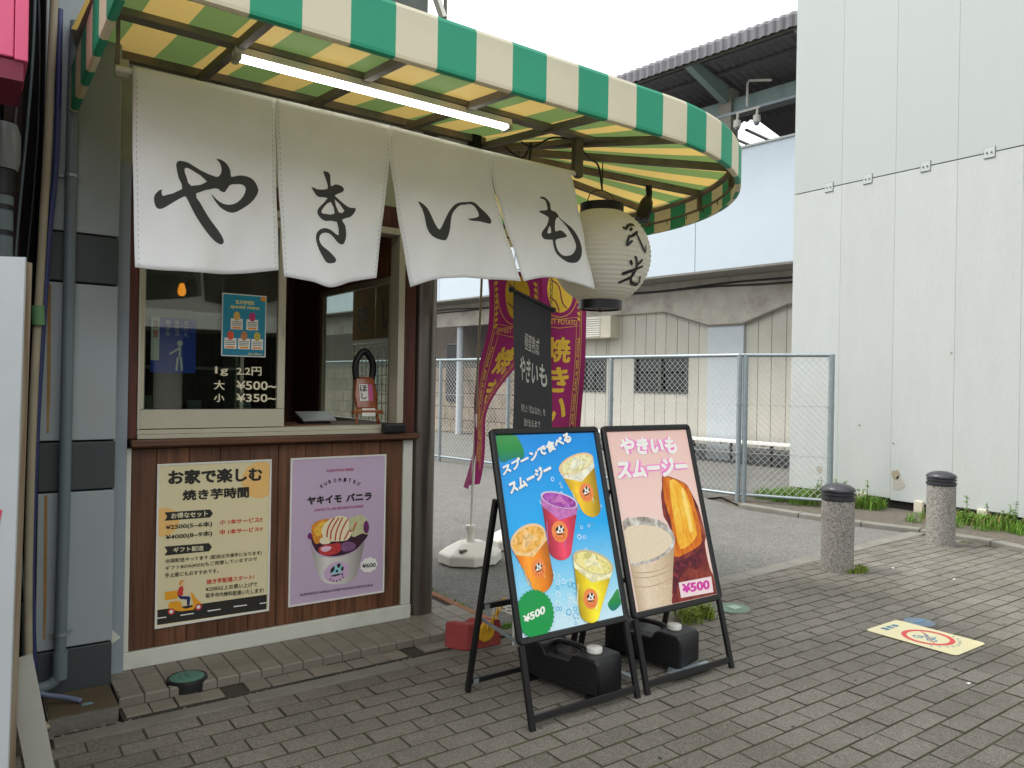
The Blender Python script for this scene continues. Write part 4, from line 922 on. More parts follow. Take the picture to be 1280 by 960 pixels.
wf.box(.662, 2.07, 3.95, 4.075, 1.157, 1.178); wf.box(.662, 2.07, 3.962, 4.07, 1.179, 1.2)
wf.box(.662, 2.07, 3.962, 4.07, 2.3, 2.338); wf.box(.662, .676, 3.962, 4.07, 1.202, 2.298); wf.box(2.03, 2.07, 3.962, 4.07, 1.202, 2.298)
wfo = wf.build('window_frame', M_alum, stall, bevel=.002)
for y0, x0, x1 in ((3.978, .678, 1.374), (4.022, .69, 1.386)):
    s_ = MB()
    s_.box(x0, x1, y0, y0 + .03, 1.204, 1.296); s_.box(x0, x1, y0, y0 + .03, 2.25, 2.296); s_.box(x0, x0 + .014, y0, y0 + .03, 1.298, 2.248); s_.box(x1 - .04, x1, y0, y0 + .03, 1.298, 2.248)
    so = s_.build('sash', M_alum, stall, bevel=.002)
    B(x0 + .012, x1 - .038, y0 + .012, y0 + .017, 1.297, 2.249).build('pane', M_pane, so)
    if y0 < 4:
        B(x1 - .012, x1 - .004, y0 - .006, y0 - .0005, 1.68, 1.74).build('latch', M_alum, so)
B(.557, 2.56, 4.0, 4.06, 2.462, 2.99).build('lintel_panel', M_lintel, stall, bevel=.003)
for xx in (1.0, 1.62, 2.2):
    B(xx, xx + .012, 3.992, 3.999, 2.47, 2.94).build('panel_joint', M_steelgrey, stall)
B(2.5, 2.56, 3.93, 3.995, 2.5, 2.99).build('corner_post', M_dark, stall)
# room behind the counter
B(.56, .6, 4.062, 6.0, .06, 2.46).build('left_wall', M_inner, stall)
B(.602, 2.1, 5.9, 6.0, .06, 2.46).build('rear_wall', M_inner, stall)
B(.602, 2.1, 4.062, 5.898, 2.42, 2.46).build('ceiling', mat('stained ceiling', (112, 100, 84), var=.1), stall)
B(.602, 2.1, 4.062, 5.898, .062, .1).build('room_floor', M_grout, stall)
rw = MB()
rw.box(2.1, 2.14, 4.062, 4.2, .062, 2.46); rw.box(2.1, 2.14, 5.35, 6.0, .062, 2.46); rw.box(2.1, 2.14, 4.2, 5.35, .062, 1.16); rw.box(2.1, 2.14, 4.2, 5.35, 2.1, 2.46)
rw.build('right_wall', M_inner, stall)
sw = MB(); sw.box(2.105, 2.135, 4.202, 4.24, 1.162, 2.098); sw.box(2.105, 2.135, 5.31, 5.348, 1.162, 2.098); sw.box(2.105, 2.135, 4.242, 5.308, 2.06, 2.098); sw.box(2.105, 2.135, 4.242, 5.308, 1.162, 1.2)
sw = sw.build('side_window', M_alum, stall)
B(2.118, 2.123, 4.242, 5.308, 1.202, 2.058).build('pane', M_pane, sw)
B(.602, 2.098, 4.077, 4.5, 1.13, 1.2).build('inner_counter', M_inner, stall)
B(1.3, 1.345, 4.9, 5.0, 1.2, 2.42).build('inner_post', M_post, stall)
B(.66, 1.2, 5.2, 5.6, 2.1, 2.38).build('wall_cabinet', M_offwhite, stall, bevel=.01)
B(.55, 2.56, 4.0, 6.6, 2.992, 3.06).build('roof_slab', M_concd, stall)
B(.55, .6, 4.062, 6.6, 2.46, 2.99).build('upper_side', M_lintel, stall)
B(.55, 2.44, 4.42, 6.6, 3.062, 6.2).build('upper_storey', mat('dark upper wall', (92, 98, 92), rough=.8, var=.3, scale=5), stall)
MB().tube([(2.56, 4.4, 3.06), (2.56, 4.4, 6.2)], .013, 8).build('upper_downpipe', M_steelgrey, stall, smooth=True)
MB().bar((2.3, 4.4, 4.4), (2.545, 4.4, 3.88), .05, .03).build('gutter', M_white, stall)

pb = thing('pendant_bulb', 'glowing orange pendant bulb inside the left window', 'lamp', (1.02, 4.75, 1.95))
MB().lathe([(.004, -.03), (.018, -.022), (.024, 0), (.018, .024), (.012, .045)], (1.02, 4.75, 1.96), 18).build('bulb', lamp('warm bulb', (255, 140, 36), 1.6), pb, smooth='all')
MB().lathe([(.015, .045), (.017, .08), (.006, .085)], (1.02, 4.75, 1.96), 14).build('socket', M_black, pb, smooth=True)
MB().tube([(1.02, 4.75, 2.04), (1.02, 4.75, 2.42)], .004, 6).build('cord', M_black, pb)

# window stickers and things inside the stall
WP = Plane((0, 3.976, 0), (1, 0, 0), (0, 0, 1))
M_stick = mat('cream lettering', (226, 216, 186), rough=.6, var=0)
pt = thing('price_lettering', 'cream price lettering stuck on the window glass', 'lettering', (1.17, 3.976, 1.33))
for t_, q in WINDOW['price']:
    WP.text(t_, q, M_stick, pt, .015, lift=.001)
mn = thing('menu_poster', 'teal summer menu poster taped to the window glass', 'poster', (1.16, 3.988, 1.567))
q = WINDOW['sheet']; x0, x1, z0, z1 = 1.048, 1.272, 1.567, 1.887
B(x0, x1, 3.9865, 3.9885, z0, z1).build('border', M_paper, mn)
MP = Plane((0, 3.9862, 0), (1, 0, 0), (0, 0, 1))
MP.poly('print', [[(x0 + .005, z0 + .005), (x1 - .005, z0 + .005), (x1 - .005, z1 - .005), (x0 + .005, z1 - .005)]], gradient('teal print', [(0, (38, 130, 158)), (1, (46, 150, 180))]), mn)
M_y = mat('yellow print', (240, 196, 60), var=0); M_wp = mat('white print', (238, 236, 228), var=0); M_or = mat('orange print', (236, 150, 50), var=0)
MP.text('SUMMER', [(1.115, 1.835), (1.21, 1.835), (1.21, 1.855), (1.115, 1.855)], mat('pale yellow print', (236, 220, 130), var=0), mn, .03)
MP.text('special menu', [(1.09, 1.808), (1.235, 1.808), (1.235, 1.831), (1.09, 1.831)], MATS['pale yellow print'], mn, .03)
for cx_, cz_, cc in ((1.122, 1.705, (220, 180, 90)), (1.2, 1.705, (200, 60, 120)), (1.092, 1.605, (220, 90, 60)), (1.16, 1.605, (200, 130, 80)), (1.227, 1.605, (200, 180, 70))):
    MP.poly('card', [[(cx_ - .03, cz_), (cx_ + .03, cz_), (cx_ + .03, cz_ + .055), (cx_ - .03, cz_ + .055)]], M_wp, mn)
    MP.poly('drink', [ell((cx_, cz_ + .068), .017, .024, 12)], mat('drink %d %d' % (cc[0], cc[1]), cc, var=.2, scale=60), mn)
    MP.poly('tab', [[(cx_ - .022, cz_ + .004), (cx_ + .022, cz_ + .004), (cx_ + .022, cz_ + .013), (cx_ - .022, cz_ + .013)]], M_or, mn)
    for r_ in range(3):
        MP.poly('line', [[(cx_ - .024, cz_ + .02 + r_ * .009), (cx_ + .024, cz_ + .02 + r_ * .009), (cx_ + .024, cz_ + .0235 + r_ * .009), (cx_ - .024, cz_ + .0235 + r_ * .009)]], mat('grey print', (90, 84, 80), var=0), mn)
MP.poly('fruit', [ell((1.255, 1.87), .014, .012, 12)], M_or, mn)
MP.text('ALL 580yen', [(1.18, 1.575), (1.255, 1.575), (1.255, 1.587), (1.18, 1.587)], MATS['pale yellow print'], mn, .02)

bp_ = thing('blue_poster', 'blue notice with white figure seen inside the window', 'poster', (.826, 4.0, 1.476))
B(.723, .929, 4.0, 4.003, 1.476, 1.744).build('sheet', mat('notice blue', (40, 76, 196), rough=.5, var=.06), bp_)
B(.723, .76, 3.9975, 3.9995, 1.535, 1.744).build('white_strip', M_paper, bp_)
BP = Plane((0, 3.9998, 0), (1, 0, 0), (0, 0, 1))
bq = lambda pts: [(a * .9333, 1.45 + (b - 1.45) * .9333) for a, b in pts]
BP.poly('head', [bq(ell((.915, 1.635), .014, .016, 14))], M_wp, bp_); 
for q in ([(.915, 1.618), (.915, 1.56)], [(.915, 1.61), (.865, 1.575)], [(.905, 1.56), (.9, 1.49)], [(.92, 1.56), (.928, 1.49)]):
    BP.put('figure', ribbon2(bq(q), .017), M_wp, bp_)
for s_, xx in (('きけん', .945), ('歩きスマホ', .9), ('あぶない', .855)):
    for i_, ch in enumerate(s_):
        zz = 1.755 - i_ * .03
        if zz - .025 > 1.652: BP.text(ch, bq([(xx - .012, zz - .024), (xx + .012, zz - .024), (xx + .012, zz), (xx - .012, zz)]), M_wp, bp_, .01)
for i_, ch in enumerate('注意'):
    BP.text(ch, bq([(.783, 1.71 - i_ * .05), (.808, 1.71 - i_ * .05), (.808, 1.75 - i_ * .05), (.783, 1.75 - i_ * .05)]), M_redp, bp_, .02, lift=.0035)
sh = thing('display_shelf', 'white display shelf with price cards inside the left window', 'shelf', (.95, 4.5, 1.2))
for z in (1.22, 1.5, 1.8):
    B(.7, 1.25, 4.4, 4.62, z, z + .015).build('shelf_board', M_white, sh)
for xx in (.7, 1.235):
    B(xx, xx + .015, 4.4, 4.62, 1.2, 1.84).build('upright', M_white, sh)
B(.76, 1.0, 4.385, 4.398, 1.77, 1.82).build('header_card', M_paper, sh)
for i_, (xx, lb) in enumerate(((1.02, 'small white price card standing left behind the window glass'), (1.16, 'white lined price list leaning behind the window glass'))):
    pc = thing('price_card', lb, 'price card', (xx + .05, 4.12, 1.2))
    hgt = (.045, .13)[i_]
    MB().prism([(0, 0), (.09, 0), (.09, hgt), (0, hgt)], (xx, 4.12, 1.2), (1, 0, 0), (0, .25, 1), (0, .004, 0)).build('card', M_paper, pc)
    CP = Plane((xx, 4.1195, 1.2), (1, 0, 0), (0, .25, 1))
    for r_ in range(2 if i_ == 0 else 6):
        CP.poly('line', [[(.01, .01 + r_ * .019), (.08, .01 + r_ * .019), (.08, .017 + r_ * .019), (.01, .017 + r_ * .019)]], MATS['grey print'], pc)
M_yam = mat('sweet potato skin', (110, 44, 50), rough=.7, var=.3, scale=20)
for i_ in range(5):
    xx = .76 + i_ * .09
    lb = ('first', 'second', 'third', 'fourth', 'fifth')[i_] + ' sweet potato from the left on the lower shelf'
    MB().tube(smooth2([(xx - .03, 4.5, 1.262), (xx, 4.47, 1.266), (xx + .03, 4.43, 1.262)], 4), [.006, .02, .028, .031, .03, .03, .026, .018, .005], 10)
    o = MB().tube(smooth2([(xx - .03, 4.5, 1.262), (xx, 4.47, 1.266), (xx + .03, 4.43, 1.262)], 4), [.006, .018, .024, .027, .027, .026, .022, .015, .005], 10).build('sweet_potato', M_yam, smooth='all', origin=(xx, 4.47, 1.235))
    tag(o, lb, 'sweet potato', 'sweet potatoes on the stall shelf')

for nm, bx, c_, lb in (('carton', (.66, .76, 4.15, 4.3, 1.2, 1.36), (206, 200, 186), 'small white carton at the left end of the inner counter'),
                       ('paper_cup_stack', (.93, 1.0, 4.14, 4.21, 1.2, 1.33), (230, 228, 222), 'stack of white paper cups behind the window glass')):
    if nm == 'carton':
        t_ = thing(nm, lb, 'carton', (.71, 4.22, 1.2)); B(*bx).build('box', mat('carton card', c_, rough=.7, var=.05), t_, bevel=.003); B(bx[0], bx[1], 4.21, 4.24, bx[5] + .0005, bx[5] + .002).build('tape', M_tan if 'M_tan' in globals() else M_alum, t_)
    else:
        t_ = thing(nm, lb, 'paper cups', (.965, 4.175, 1.2))
        for k in range(5): MB().lathe([(.026, 1.2 + k * .016), (.037, 1.27 + k * .016), (.039, 1.272 + k * .016)], (.965, 4.175, 0), 18, caps=False).build('cup', M_white, t_, smooth=True)
# easel with packet, till, black pouch on the sill
ea = thing('easel', 'small wooden easel with a paper label behind the sill', 'easel', (1.93, 4.16, 1.2))
M_pine = wood('pine', (176, 112, 62), (120, 66, 34), 'X', knots=False)
e_ = MB()
MB().bar((1.86, 4.14, 1.2), (1.89, 4.2, 1.46), .016, .012).build('leg', M_pine, ea); MB().bar((2.0, 4.14, 1.2), (1.97, 4.2, 1.46), .016, .012).build('leg', M_pine, ea)
MB().bar((1.83, 4.135, 1.27), (2.02, 4.135, 1.27), .03, .022).build('tray', M_pine, ea)
MB().prism([(0, 0), (.085, 0), (.085, .045), (0, .045)], (1.885, 4.118, 1.247), (1, 0, 0), (0, .1, 1), (0, .003, 0)).build('label_card', M_paper, ea)
pk = thing('snack_packet', 'clear packet of dried sweet potato resting on the easel', 'packet', (1.93, 4.15, 1.285))
pkm = mat('amber packet', (150, 78, 34), rough=.25, var=.4, scale=26, coat=.6)
MB().prism([(-.065, 0), (.065, 0), (.075, .08), (.06, .19), (-.06, .19), (-.075, .08)], (1.93, 4.146, 1.286), (1, 0, 0), (0, .18, 1), (0, .03, 0)).build('bag', pkm, pk, bevel=.012, segs=3)
PK = Plane((1.93, 4.1445, 1.286), (1, 0, 0), (0, .18, 1))
PK.poly('label', [[(-.045, .05), (.01, .05), (.01, .15), (-.045, .15)]], M_paper, pk); PK.poly('pink_label', [[(.012, .05), (.04, .05), (.04, .15), (.012, .15)]], mat('pink print', (206, 96, 150), var=0), pk)
PK.text('ほ', [(-.04, .105), (.005, .105), (.005, .145), (-.04, .145)], M_black, pk, .03); PK.text('し', [(-.035, .06), (.0, .06), (.0, .098), (-.035, .098)], M_black, pk, .03)
bb = MB().tube(smooth2([(1.88, 4.2, 1.46), (1.875, 4.2, 1.56), (1.93, 4.2, 1.63), (1.985, 4.2, 1.56), (1.98, 4.2, 1.46)], 5), .02, 8).build('cloth_loop', M_black, ea, smooth='all')
po = tag(B(1.92, 2.06, 3.895, 3.945, 1.158, 1.215).build('pouch', M_black, bevel=.012, segs=3, origin=(1.99, 3.92, 1.157)), 'small black zip pouch on the counter ledge end', 'pouch')
tl = thing('tablet_till', 'grey tablet till lying tilted on the counter inside the open window', 'till', (1.6, 4.3, 1.2))
MB().prism([(0, 0), (.2, 0), (.2, .14), (0, .14)], (1.56, 4.2, 1.215), (1, 0, 0), (0, 1, .3), (0, -.004, .012)).build('screen', mat('grey device', (150, 152, 152), rough=.3), tl, bevel=.004)
B(1.58, 1.74, 4.24, 4.36, 1.2, 1.225).build('base', M_black, tl)
# wire rack and cloth outside the side window
rk = thing('wire_rack', 'white wire grid rack seen through the side window of the stall', 'rack', (2.5, 5.2, .06))
r_ = MB()
for i_ in range(12):
    yy = 4.85 + i_ * .07; r_.tube([(2.5, yy, .1), (2.5, yy, 1.72)], .004, 5, caps=False)
for i_ in range(24):
    z = .1 + i_ * .07; r_.tube([(2.5, 4.85, z), (2.5, 5.62, z)], .004, 5, caps=False)
r_.build('grid', M_white, rk); f_ = MB()
f_.tube([(2.5, 4.84, .062), (2.5, 4.84, 1.74), (2.5, 5.63, 1.74), (2.5, 5.63, .062)], .012, 8); f_.build('rail', M_white, rk, smooth=True)
cl = thing('cloth_curtain', 'beige side curtain with dark brush letters seen through the side window', 'curtain', (2.42, 4.9, 1.75))
M_beige = mat('beige cloth', (196, 176, 140), rough=.9, var=.06, trans=.35)
for i_ in range(3):
    y0 = 4.25 + i_ * .4
    B(2.4, 2.404, y0 + .005, y0 + .395, 1.76, 2.3).build('cloth_panel', M_beige, cl)
    CP = Plane((2.4, y0, 1.76), (0, -1, 0), (0, 0, 1))
    CP.text('もいき'[i_], [(-.3, .06), (-.1, .06), (-.1, .26), (-.3, .26)], mat('faded ink', (74, 62, 50), var=0), cl, .02, lift=.002)
MB().tube([(2.41, 4.2, 2.31), (2.41, 5.5, 2.31)], .012, 8).build('rod', M_steelgrey, cl)

# posters on the counter front
INK = {'ink': mat('poster ink', (44, 42, 38), var=0), 'cream': mat('cream ink', (236, 226, 190), var=0), 'red': mat('red ink', (206, 60, 50), var=0), 'rose': mat('rose ink', (176, 70, 110), var=0),
       'orange': mat('orange ink', (236, 164, 40), var=.06, scale=30), 'navy': mat('navy ink', (44, 46, 100), var=0), 'skin': mat('skin ink', (240, 200, 160), var=0), 'hair': mat('hair ink', (220, 150, 60), var=0),
       'cupgrey': gradient('paper cup grey', [(0, (150, 144, 140)), (.3, (226, 222, 216)), (.65, (206, 200, 194)), (1, (140, 132, 130))], axis=0), 'darkberry': mat('dark berry', (62, 30, 48), var=.5, scale=40), 'yam': mat('roast yam', (220, 140, 46), var=.35, scale=35), 'yamlight': mat('yam flesh', (238, 186, 70), var=.3, scale=40),
       'palegreen': mat('pale cream green', (196, 194, 150), var=.15, scale=25), 'berry': mat('berry', (110, 40, 100), var=.4, scale=40), 'icecream': mat('ice cream', (238, 226, 190), var=.06, scale=25), 'redsyrup': mat('red syrup', (196, 60, 60), var=.5, scale=45),
       'mauve': mat('mauve', (130, 90, 130), var=.4, scale=45), 'mauvelight': mat('light mauve', (226, 190, 210), var=.3, scale=45), 'syrup': mat('syrup line', (190, 70, 36), var=0)}
def poster(name, label, D, m_sheet):
    xs = [p[0] for p in D['sheet']]; zs = [p[1] for p in D['sheet']]
    x0, x1, z0, z1 = (xs[0] + xs[3]) / 2, (xs[1] + xs[2]) / 2, (zs[2] + zs[3]) / 2, (zs[0] + zs[1]) / 2
    t = thing(name, label, 'poster', ((x0 + x1) / 2, 3.988, z0))
    f = MB(); wv = .009
    f.box(x0, x1, 3.981, 3.9885, z0, z0 + wv); f.box(x0, x1, 3.981, 3.9885, z1 - wv, z1); f.box(x0, x0 + wv, 3.981, 3.9885, z0 + wv, z1 - wv); f.box(x1 - wv, x1, 3.981, 3.9885, z0 + wv, z1 - wv)
    f.build('frame', M_white, t)
    B(x0 + wv, x1 - wv, 3.985, 3.9884, z0 + wv, z1 - wv).build('sheet', m_sheet, t)
    return t, Plane((0, 3.985, 0), (1, 0, 0), (0, 0, 1)), (x0 + wv, x1 - wv, z0 + wv, z1 - wv)
def clip(poly, box):
    x0, x1, z0, z1 = box
    return [(min(max(a, x0 + .001), x1 - .001), min(max(b, z0 + .001), z1 - .001)) for a, b in poly]
D = POSTER_CREAM
pcr, PP, bx_ = poster('menu_poster', 'cream poster with orange scooter on the plank counter front', D, mat('cream poster paper', (226, 214, 172), rough=.45, var=.03, scale=3, bump=.15, bscale=6))
c0, c1 = D['sun']; r0 = abs(c1[1] - c0[1])
PP.poly('sun_print', [clip(ell(c0, r0, r0, 36), bx_)], mat('pale orange print', (240, 192, 116), var=0), pcr)
c0, c1 = D['sun2']; PP.poly('sun_print', [clip(ell(c0, .07, .07, 36), bx_)], MATS['pale orange print'], pcr)
PP.poly('road_print', [clip(D['road'], bx_)], INK['ink'], pcr)
for q in D['ribbons']: PP.poly('ribbon_print', [q], INK['ink'], pcr)
for q in D['dashes']: PP.poly('dash_print', [clip(q, bx_)], M_wp, pcr)
for q, c in D['scooter']: PP.poly('scooter_print', [q], INK[c], pcr)
for c0, c1 in D['wheels']:
    rr = abs(c1[1] - c0[1]); PP.poly('wheel_print', [ell(c0, rr, rr, 18)], INK['redsyrup'], pcr); PP.poly('hub_print', [ell(c0, rr * .55, rr * .55, 14)], M_wp, pcr)
for t_, q, c, b_ in D['texts']: PP.text(t_, q, INK[c], pcr, b_)
D = POSTER_LILAC
pli, PP, bx_ = poster('menu_poster', 'lilac poster with a cup of roast sweet potato and ice cream', D, mat('lilac poster paper', (196, 174, 198), rough=.4, var=.03, scale=3, bump=.15, bscale=6))
for q, c in D['art']: PP.poly('dessert_print', [smooth_closed(q, 2)], INK[c], pli)
for q in D['stripes']: PP.put('syrup_print', ribbon2(smooth2(q, 4), .0085), INK['syrup'], pli)
c0, c1, c2 = D['seal']; PP.poly('seal_print', [ell(c0, .075, .055, 28, .1)], mat('lilac seal', (206, 176, 206), var=0), pli)
def blots(P, c, r, par, inks, rot=0):
    """round shop mark: dark and white patches over a curved word"""
    ca, sa = math.cos(rot), math.sin(rot)
    T = lambda pts: [(c[0] + r * (a * ca - b * sa), c[1] + r * (a * sa + b * ca)) for a, b in pts]
    P.poly('mark_white', [T([(-.5, -.05), (-.42, .3), (-.1, .62), (.3, .66), (.55, .4), (.5, .0), (.1, -.15), (-.3, -.2)])], inks[1], par)
    P.poly('mark_dark', [T([(-.6, .0), (-.5, .35), (-.2, .55), (-.18, .2), (-.38, .0)])], inks[0], par)
    P.poly('mark_dark', [T([(.0, .6), (.25, .72), (.36, .5), (.2, .28), (.04, .38)])], inks[0], par)
    P.poly('mark_dark', [T([(.42, .35), (.6, .4), (.62, .1), (.5, .0), (.36, .14)])], inks[0], par)
    P.poly('mark_dark', [T([(-.1, .14), (.1, .2), (.14, -.02), (-.06, -.06)])], inks[0], par)
    P.poly('mark_dark', [T([(-.62, -.28), (-.1, -.2), (.35, -.16), (.3, -.3), (-.2, -.38)])], inks[0], par)
    P.poly('mark_dark', [T([(.45, -.15), (.58, -.2), (.52, -.4), (.42, -.36)])], inks[0], par)
    for a in (-46, -23, 0, 23, 46):
        x, y = .78 * math.sin(rad(a)), -.78 * math.cos(rad(a))
        P.poly('mark_letter', [T([(x - .07, y - .07), (x + .05, y - .08), (x + .07, y + .06), (x - .05, y + .08)])], inks[2], par)
blots(PP, c0, .066, pli, (INK['ink'], mat('pale cyan print', (150, 206, 216), var=0), INK['berry']))
c0 = D['bubble'][0]; PP.poly('bubble_print', [[(c0[0] + .052 * (1 + .06 * math.cos(9 * a)) * math.cos(a), c0[1] + .042 * (1 + .06 * math.cos(9 * a)) * math.sin(a)) for a in (x * 2 * math.pi / 54 for x in range(54))]], M_wp, pli)
for t_, q, c, b_ in D['texts']: PP.text(t_, q, INK[c], pli, b_)
for ch, p, r_ in D['arch']:
    a = rad(r_); ca, sa = math.cos(a), math.sin(a); h_, w_ = .021, .015
    PP.text(ch, [(p[0] + x * ca - z * sa, p[1] + x * sa + z * ca) for x, z in ((-w_ / 2, 0), (w_ / 2, 0), (w_ / 2, h_), (-w_ / 2, h_))], INK['ink'], pli, .015)

# steel pole at the stall corner
tag(MB().lathe([(.088, .062), (.088, 2.98)], (2.245, 4.07, 0), 28).build('corner_pole', mat('brushed steel', (116, 110, 104), rough=.3, metal=.85, var=.15, scale=3, stretch=(1, 1, .3), grime=.3, gcol=(90, 80, 66)), smooth=True, origin=(2.245, 4.07, .06)), 'round steel pole at the right corner of the stall', 'pole')

# ------------------------------------------------------------------ panelled pillar and pipes on the left
M_pl = mat('pale pillar panel', (150, 158, 160), rough=.5, var=.05, scale=2, grime=.25, gcol=(150, 136, 104))
M_pd = mat('dark grey pillar panel', (62, 67, 68), rough=.5, var=.08)
M_rust = mat('rust streak', (150, 116, 70), rough=.8, var=.3)
pil = thing('panelled_pillar', 'pillar with pale and dark grey panels left of the stall', 'pillar', (.41, 3.9, 0))
B(.255, .555, 3.908, 6.4, .0, 6).build('core', M_dark, pil)
for z0, z1, m in ((-.02, .242, M_pd), (.25, .936, M_pl), (.944, 1.158, M_pd), (1.166, 1.862, M_pl), (1.87, 2.082, M_pd), (2.09, 5.0, M_pl)):
    B(.26, .558, 3.87, 3.906, z0, z1).build('panel', m, pil, bevel=.004)
for z0, z1 in ((.3, .93), (1.2, 1.85)):
    MB().add([(.284, 3.8685, z1), (.296, 3.8685, z1), (.3, 3.8685, z0 + .2), (.297, 3.8685, z0), (.289, 3.8685, z0), (.286, 3.8685, z0 + .3)], [(0, 1, 2, 3, 4, 5)]).build('rust_streak', M_rust, pil)
B(.56, .62, 3.96, 4.0, .06, 2.46).build('filler_strip', mat('pale blue grey filler', (140, 150, 158), rough=.6, var=.05), pil)
MB().prism([(0, 0), (.045, .03), (0, .085)], (.56, 3.95, .2), (1, 0, 0), (0, 0, 1), (0, .008, 0)).build('broken_trim', M_trim, pil)
M_pvc = mat('grey pvc pipe', (100, 112, 116), rough=.45, var=.08, grime=.2)
dp = thing('drain_pipe', 'grey plastic drain pipe running down the panelled pillar', 'pipe', (.355, 3.82, .1))
MB().tube(smooth2([(.37, 3.83, 3.0), (.362, 3.83, 2.5), (.358, 3.83, 1.2), (.35, 3.83, .24), (.345, 3.83, .15), (.31, 3.83, .11), (.25, 3.83, .105)], 5), .024, 14).build('pipe', M_pvc, dp, smooth='all')
MB().tube([(.35, 3.83, .13), (.351, 3.83, .25)], .03, 14).build('elbow_collar', M_pvc, dp, smooth=True)
for z in (.32, 2.32):
    MB().tube([(.352 + z * .004, 3.83, z), (.352 + z * .004, 3.83, z + .012)], .028, 14).build('clip', M_galv, dp, smooth=True)
    MB().bar((.31, 3.855, z + .006), (.4, 3.855, z + .006), .008, .01).build('clip_ear', M_galv, dp)
M_tan = mat('tan conduit plastic', (150, 140, 118), rough=.6, var=.1, grime=.5, gcol=(90, 80, 64))
tag(MB().tube(smooth2([(.28, 3.72, 3.1), (.265, 3.72, 2.5), (.248, 3.72, 1.95), (.23, 3.72, 1.4), (.222, 3.71, .9), (.222, 3.7, .45), (.235, 3.64, .12), (.285, 3.55, .03)], 6), .016, 12).build('tan_conduit', M_tan, smooth='all', origin=(.28, 3.55, 0)), 'tan conduit hanging left of the pillar, open end on the ground', 'conduit')
tag(MB().tube(smooth2([(.3, 3.74, 3.0), (.297, 3.74, 2.4), (.276, 3.74, 2.05), (.256, 3.74, 1.6), (.24, 3.74, 1.1), (.235, 3.74, .6), (.25, 3.74, .2)], 6), .013, 10).build('blue_hose', mat('navy hose', (40, 46, 88), rough=.5), smooth='all', origin=(.25, 3.74, .2)), 'navy blue hose beside the tan conduit', 'hose')
tag(MB().tube(smooth2([(.22, 3.76, .14), (.29, 3.74, .105), (.36, 3.72, .085), (.42, 3.69, .066)], 5), .011, 10).build('grey_hose', mat('slate hose', (96, 104, 128), rough=.5), smooth='all', origin=(.42, 3.69, .05)), 'short slate grey hose lying on the pit cover', 'hose')
tag(MB().tube([(.242, 3.705, 1.66), (.238, 3.705, 1.74)], .024, 10).build('green_tape', mat('green tape', (86, 126, 84), rough=.5), smooth=True, origin=(.24, 3.705, 1.66)), 'band of green tape round the tan conduit', 'tape')
for (px_, lb, c_) in ((.205, 'thin black cable left of the tan conduit', M_black), (.185, 'thin grey cable in the dark gap', M_pvc), (.165, 'leftmost thin grey cable in the dark gap', M_steelgrey)):
    k_ = px_ * 40
    tag(MB().tube(smooth2([(px_ + .03 * math.sin(k_ + z * 2.2), 3.8, z) for z in (3.1, 2.8, 2.5, 2.2, 1.9, 1.5, 1.0, .5, .05)], 5), .006, 6).build('hanging_cable', c_, smooth='all', origin=(px_, 3.8, .05)), lb, 'cable', 'cables hanging in the dark gap')
pc_ = thing('pit_cover', 'dark metal pit cover at the foot of the pillar', 'pit cover', (.42, 3.74, 0))
B(.29, .548, 3.59, 3.865, -.02, .05).build('base', M_concd, pc_)
B(.295, .545, 3.595, 3.86, .0505, .056).build('plate', mat('brown checker plate', (92, 80, 62), rough=.6, metal=.2, var=.2, grime=.4), pc_, bevel=.002)
B(.42, .46, 3.66, 3.68, .0562, .058).build('paint_mark', mat('faded blue paint', (110, 140, 150)), pc_)
# dark neighbour building
nb = thing('neighbour_building', 'dark neighbouring shop wall at the left edge', 'building', (-.5, 4.2, 0))
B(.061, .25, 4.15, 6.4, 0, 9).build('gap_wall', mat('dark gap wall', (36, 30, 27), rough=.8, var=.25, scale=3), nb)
B(-7, .06, 3.32, 8.4, 0, 9).build('wall', mat('dark brown wall', (52, 42, 36), rough=.8, var=.25, scale=3), nb)  # front wall set forward, mostly out of view, to shade the left foreground
B(.12, .19, 4.08, 4.149, 0, 3.4).build('wall_batten', mat('dark batten', (64, 44, 38), rough=.7, var=.2), nb)
ps = thing('pink_sign_box', 'pink projecting sign box at the upper left corner', 'sign', (-.4, 3.1, 2.48))
M_pink = mat('pink acrylic', (226, 92, 132), rough=.4, var=.03)
B(-1.2, .112, 2.98, 3.3, 2.49, 3.4).build('box', M_pink, ps, bevel=.004)
B(.114, .152, 2.978, 3.3, 2.485, 3.4).build('edge_trim', M_pink, ps, bevel=.003)
B(-1.19, .14, 2.99, 3.29, 2.42, 2.484).build('underside', mat('dark pink underside', (120, 30, 56), rough=.5), ps)  # block under the box in a darker pink than its face
mt = thing('electric_meter', 'grey round electric meter on a thick pipe at the left edge', 'meter', (.1, 3.62, 1.7))
MB().lathe([(.058, 2.26), (.066, 2.3), (.066, 2.4), (.055, 2.44), (.02, 2.45)], (.1, 3.62, 0), 20).build('body', mat('meter grey', (120, 124, 124), rough=.3), mt, smooth=True)
MB().lathe([(.05, 2.16), (.05, 2.258)], (.1, 3.62, 0), 20).build('neck', M_black, mt, smooth=True)
MB().lathe([(.045, .0), (.045, 2.158)], (.1, 3.62, 0), 18).build('pipe', M_pvc, mt, smooth=True)
for z in (2.0, 2.1): MB().lathe([(.048, z), (.048, z + .02)], (.1, 3.62, 0), 18).build('band', M_black, mt)
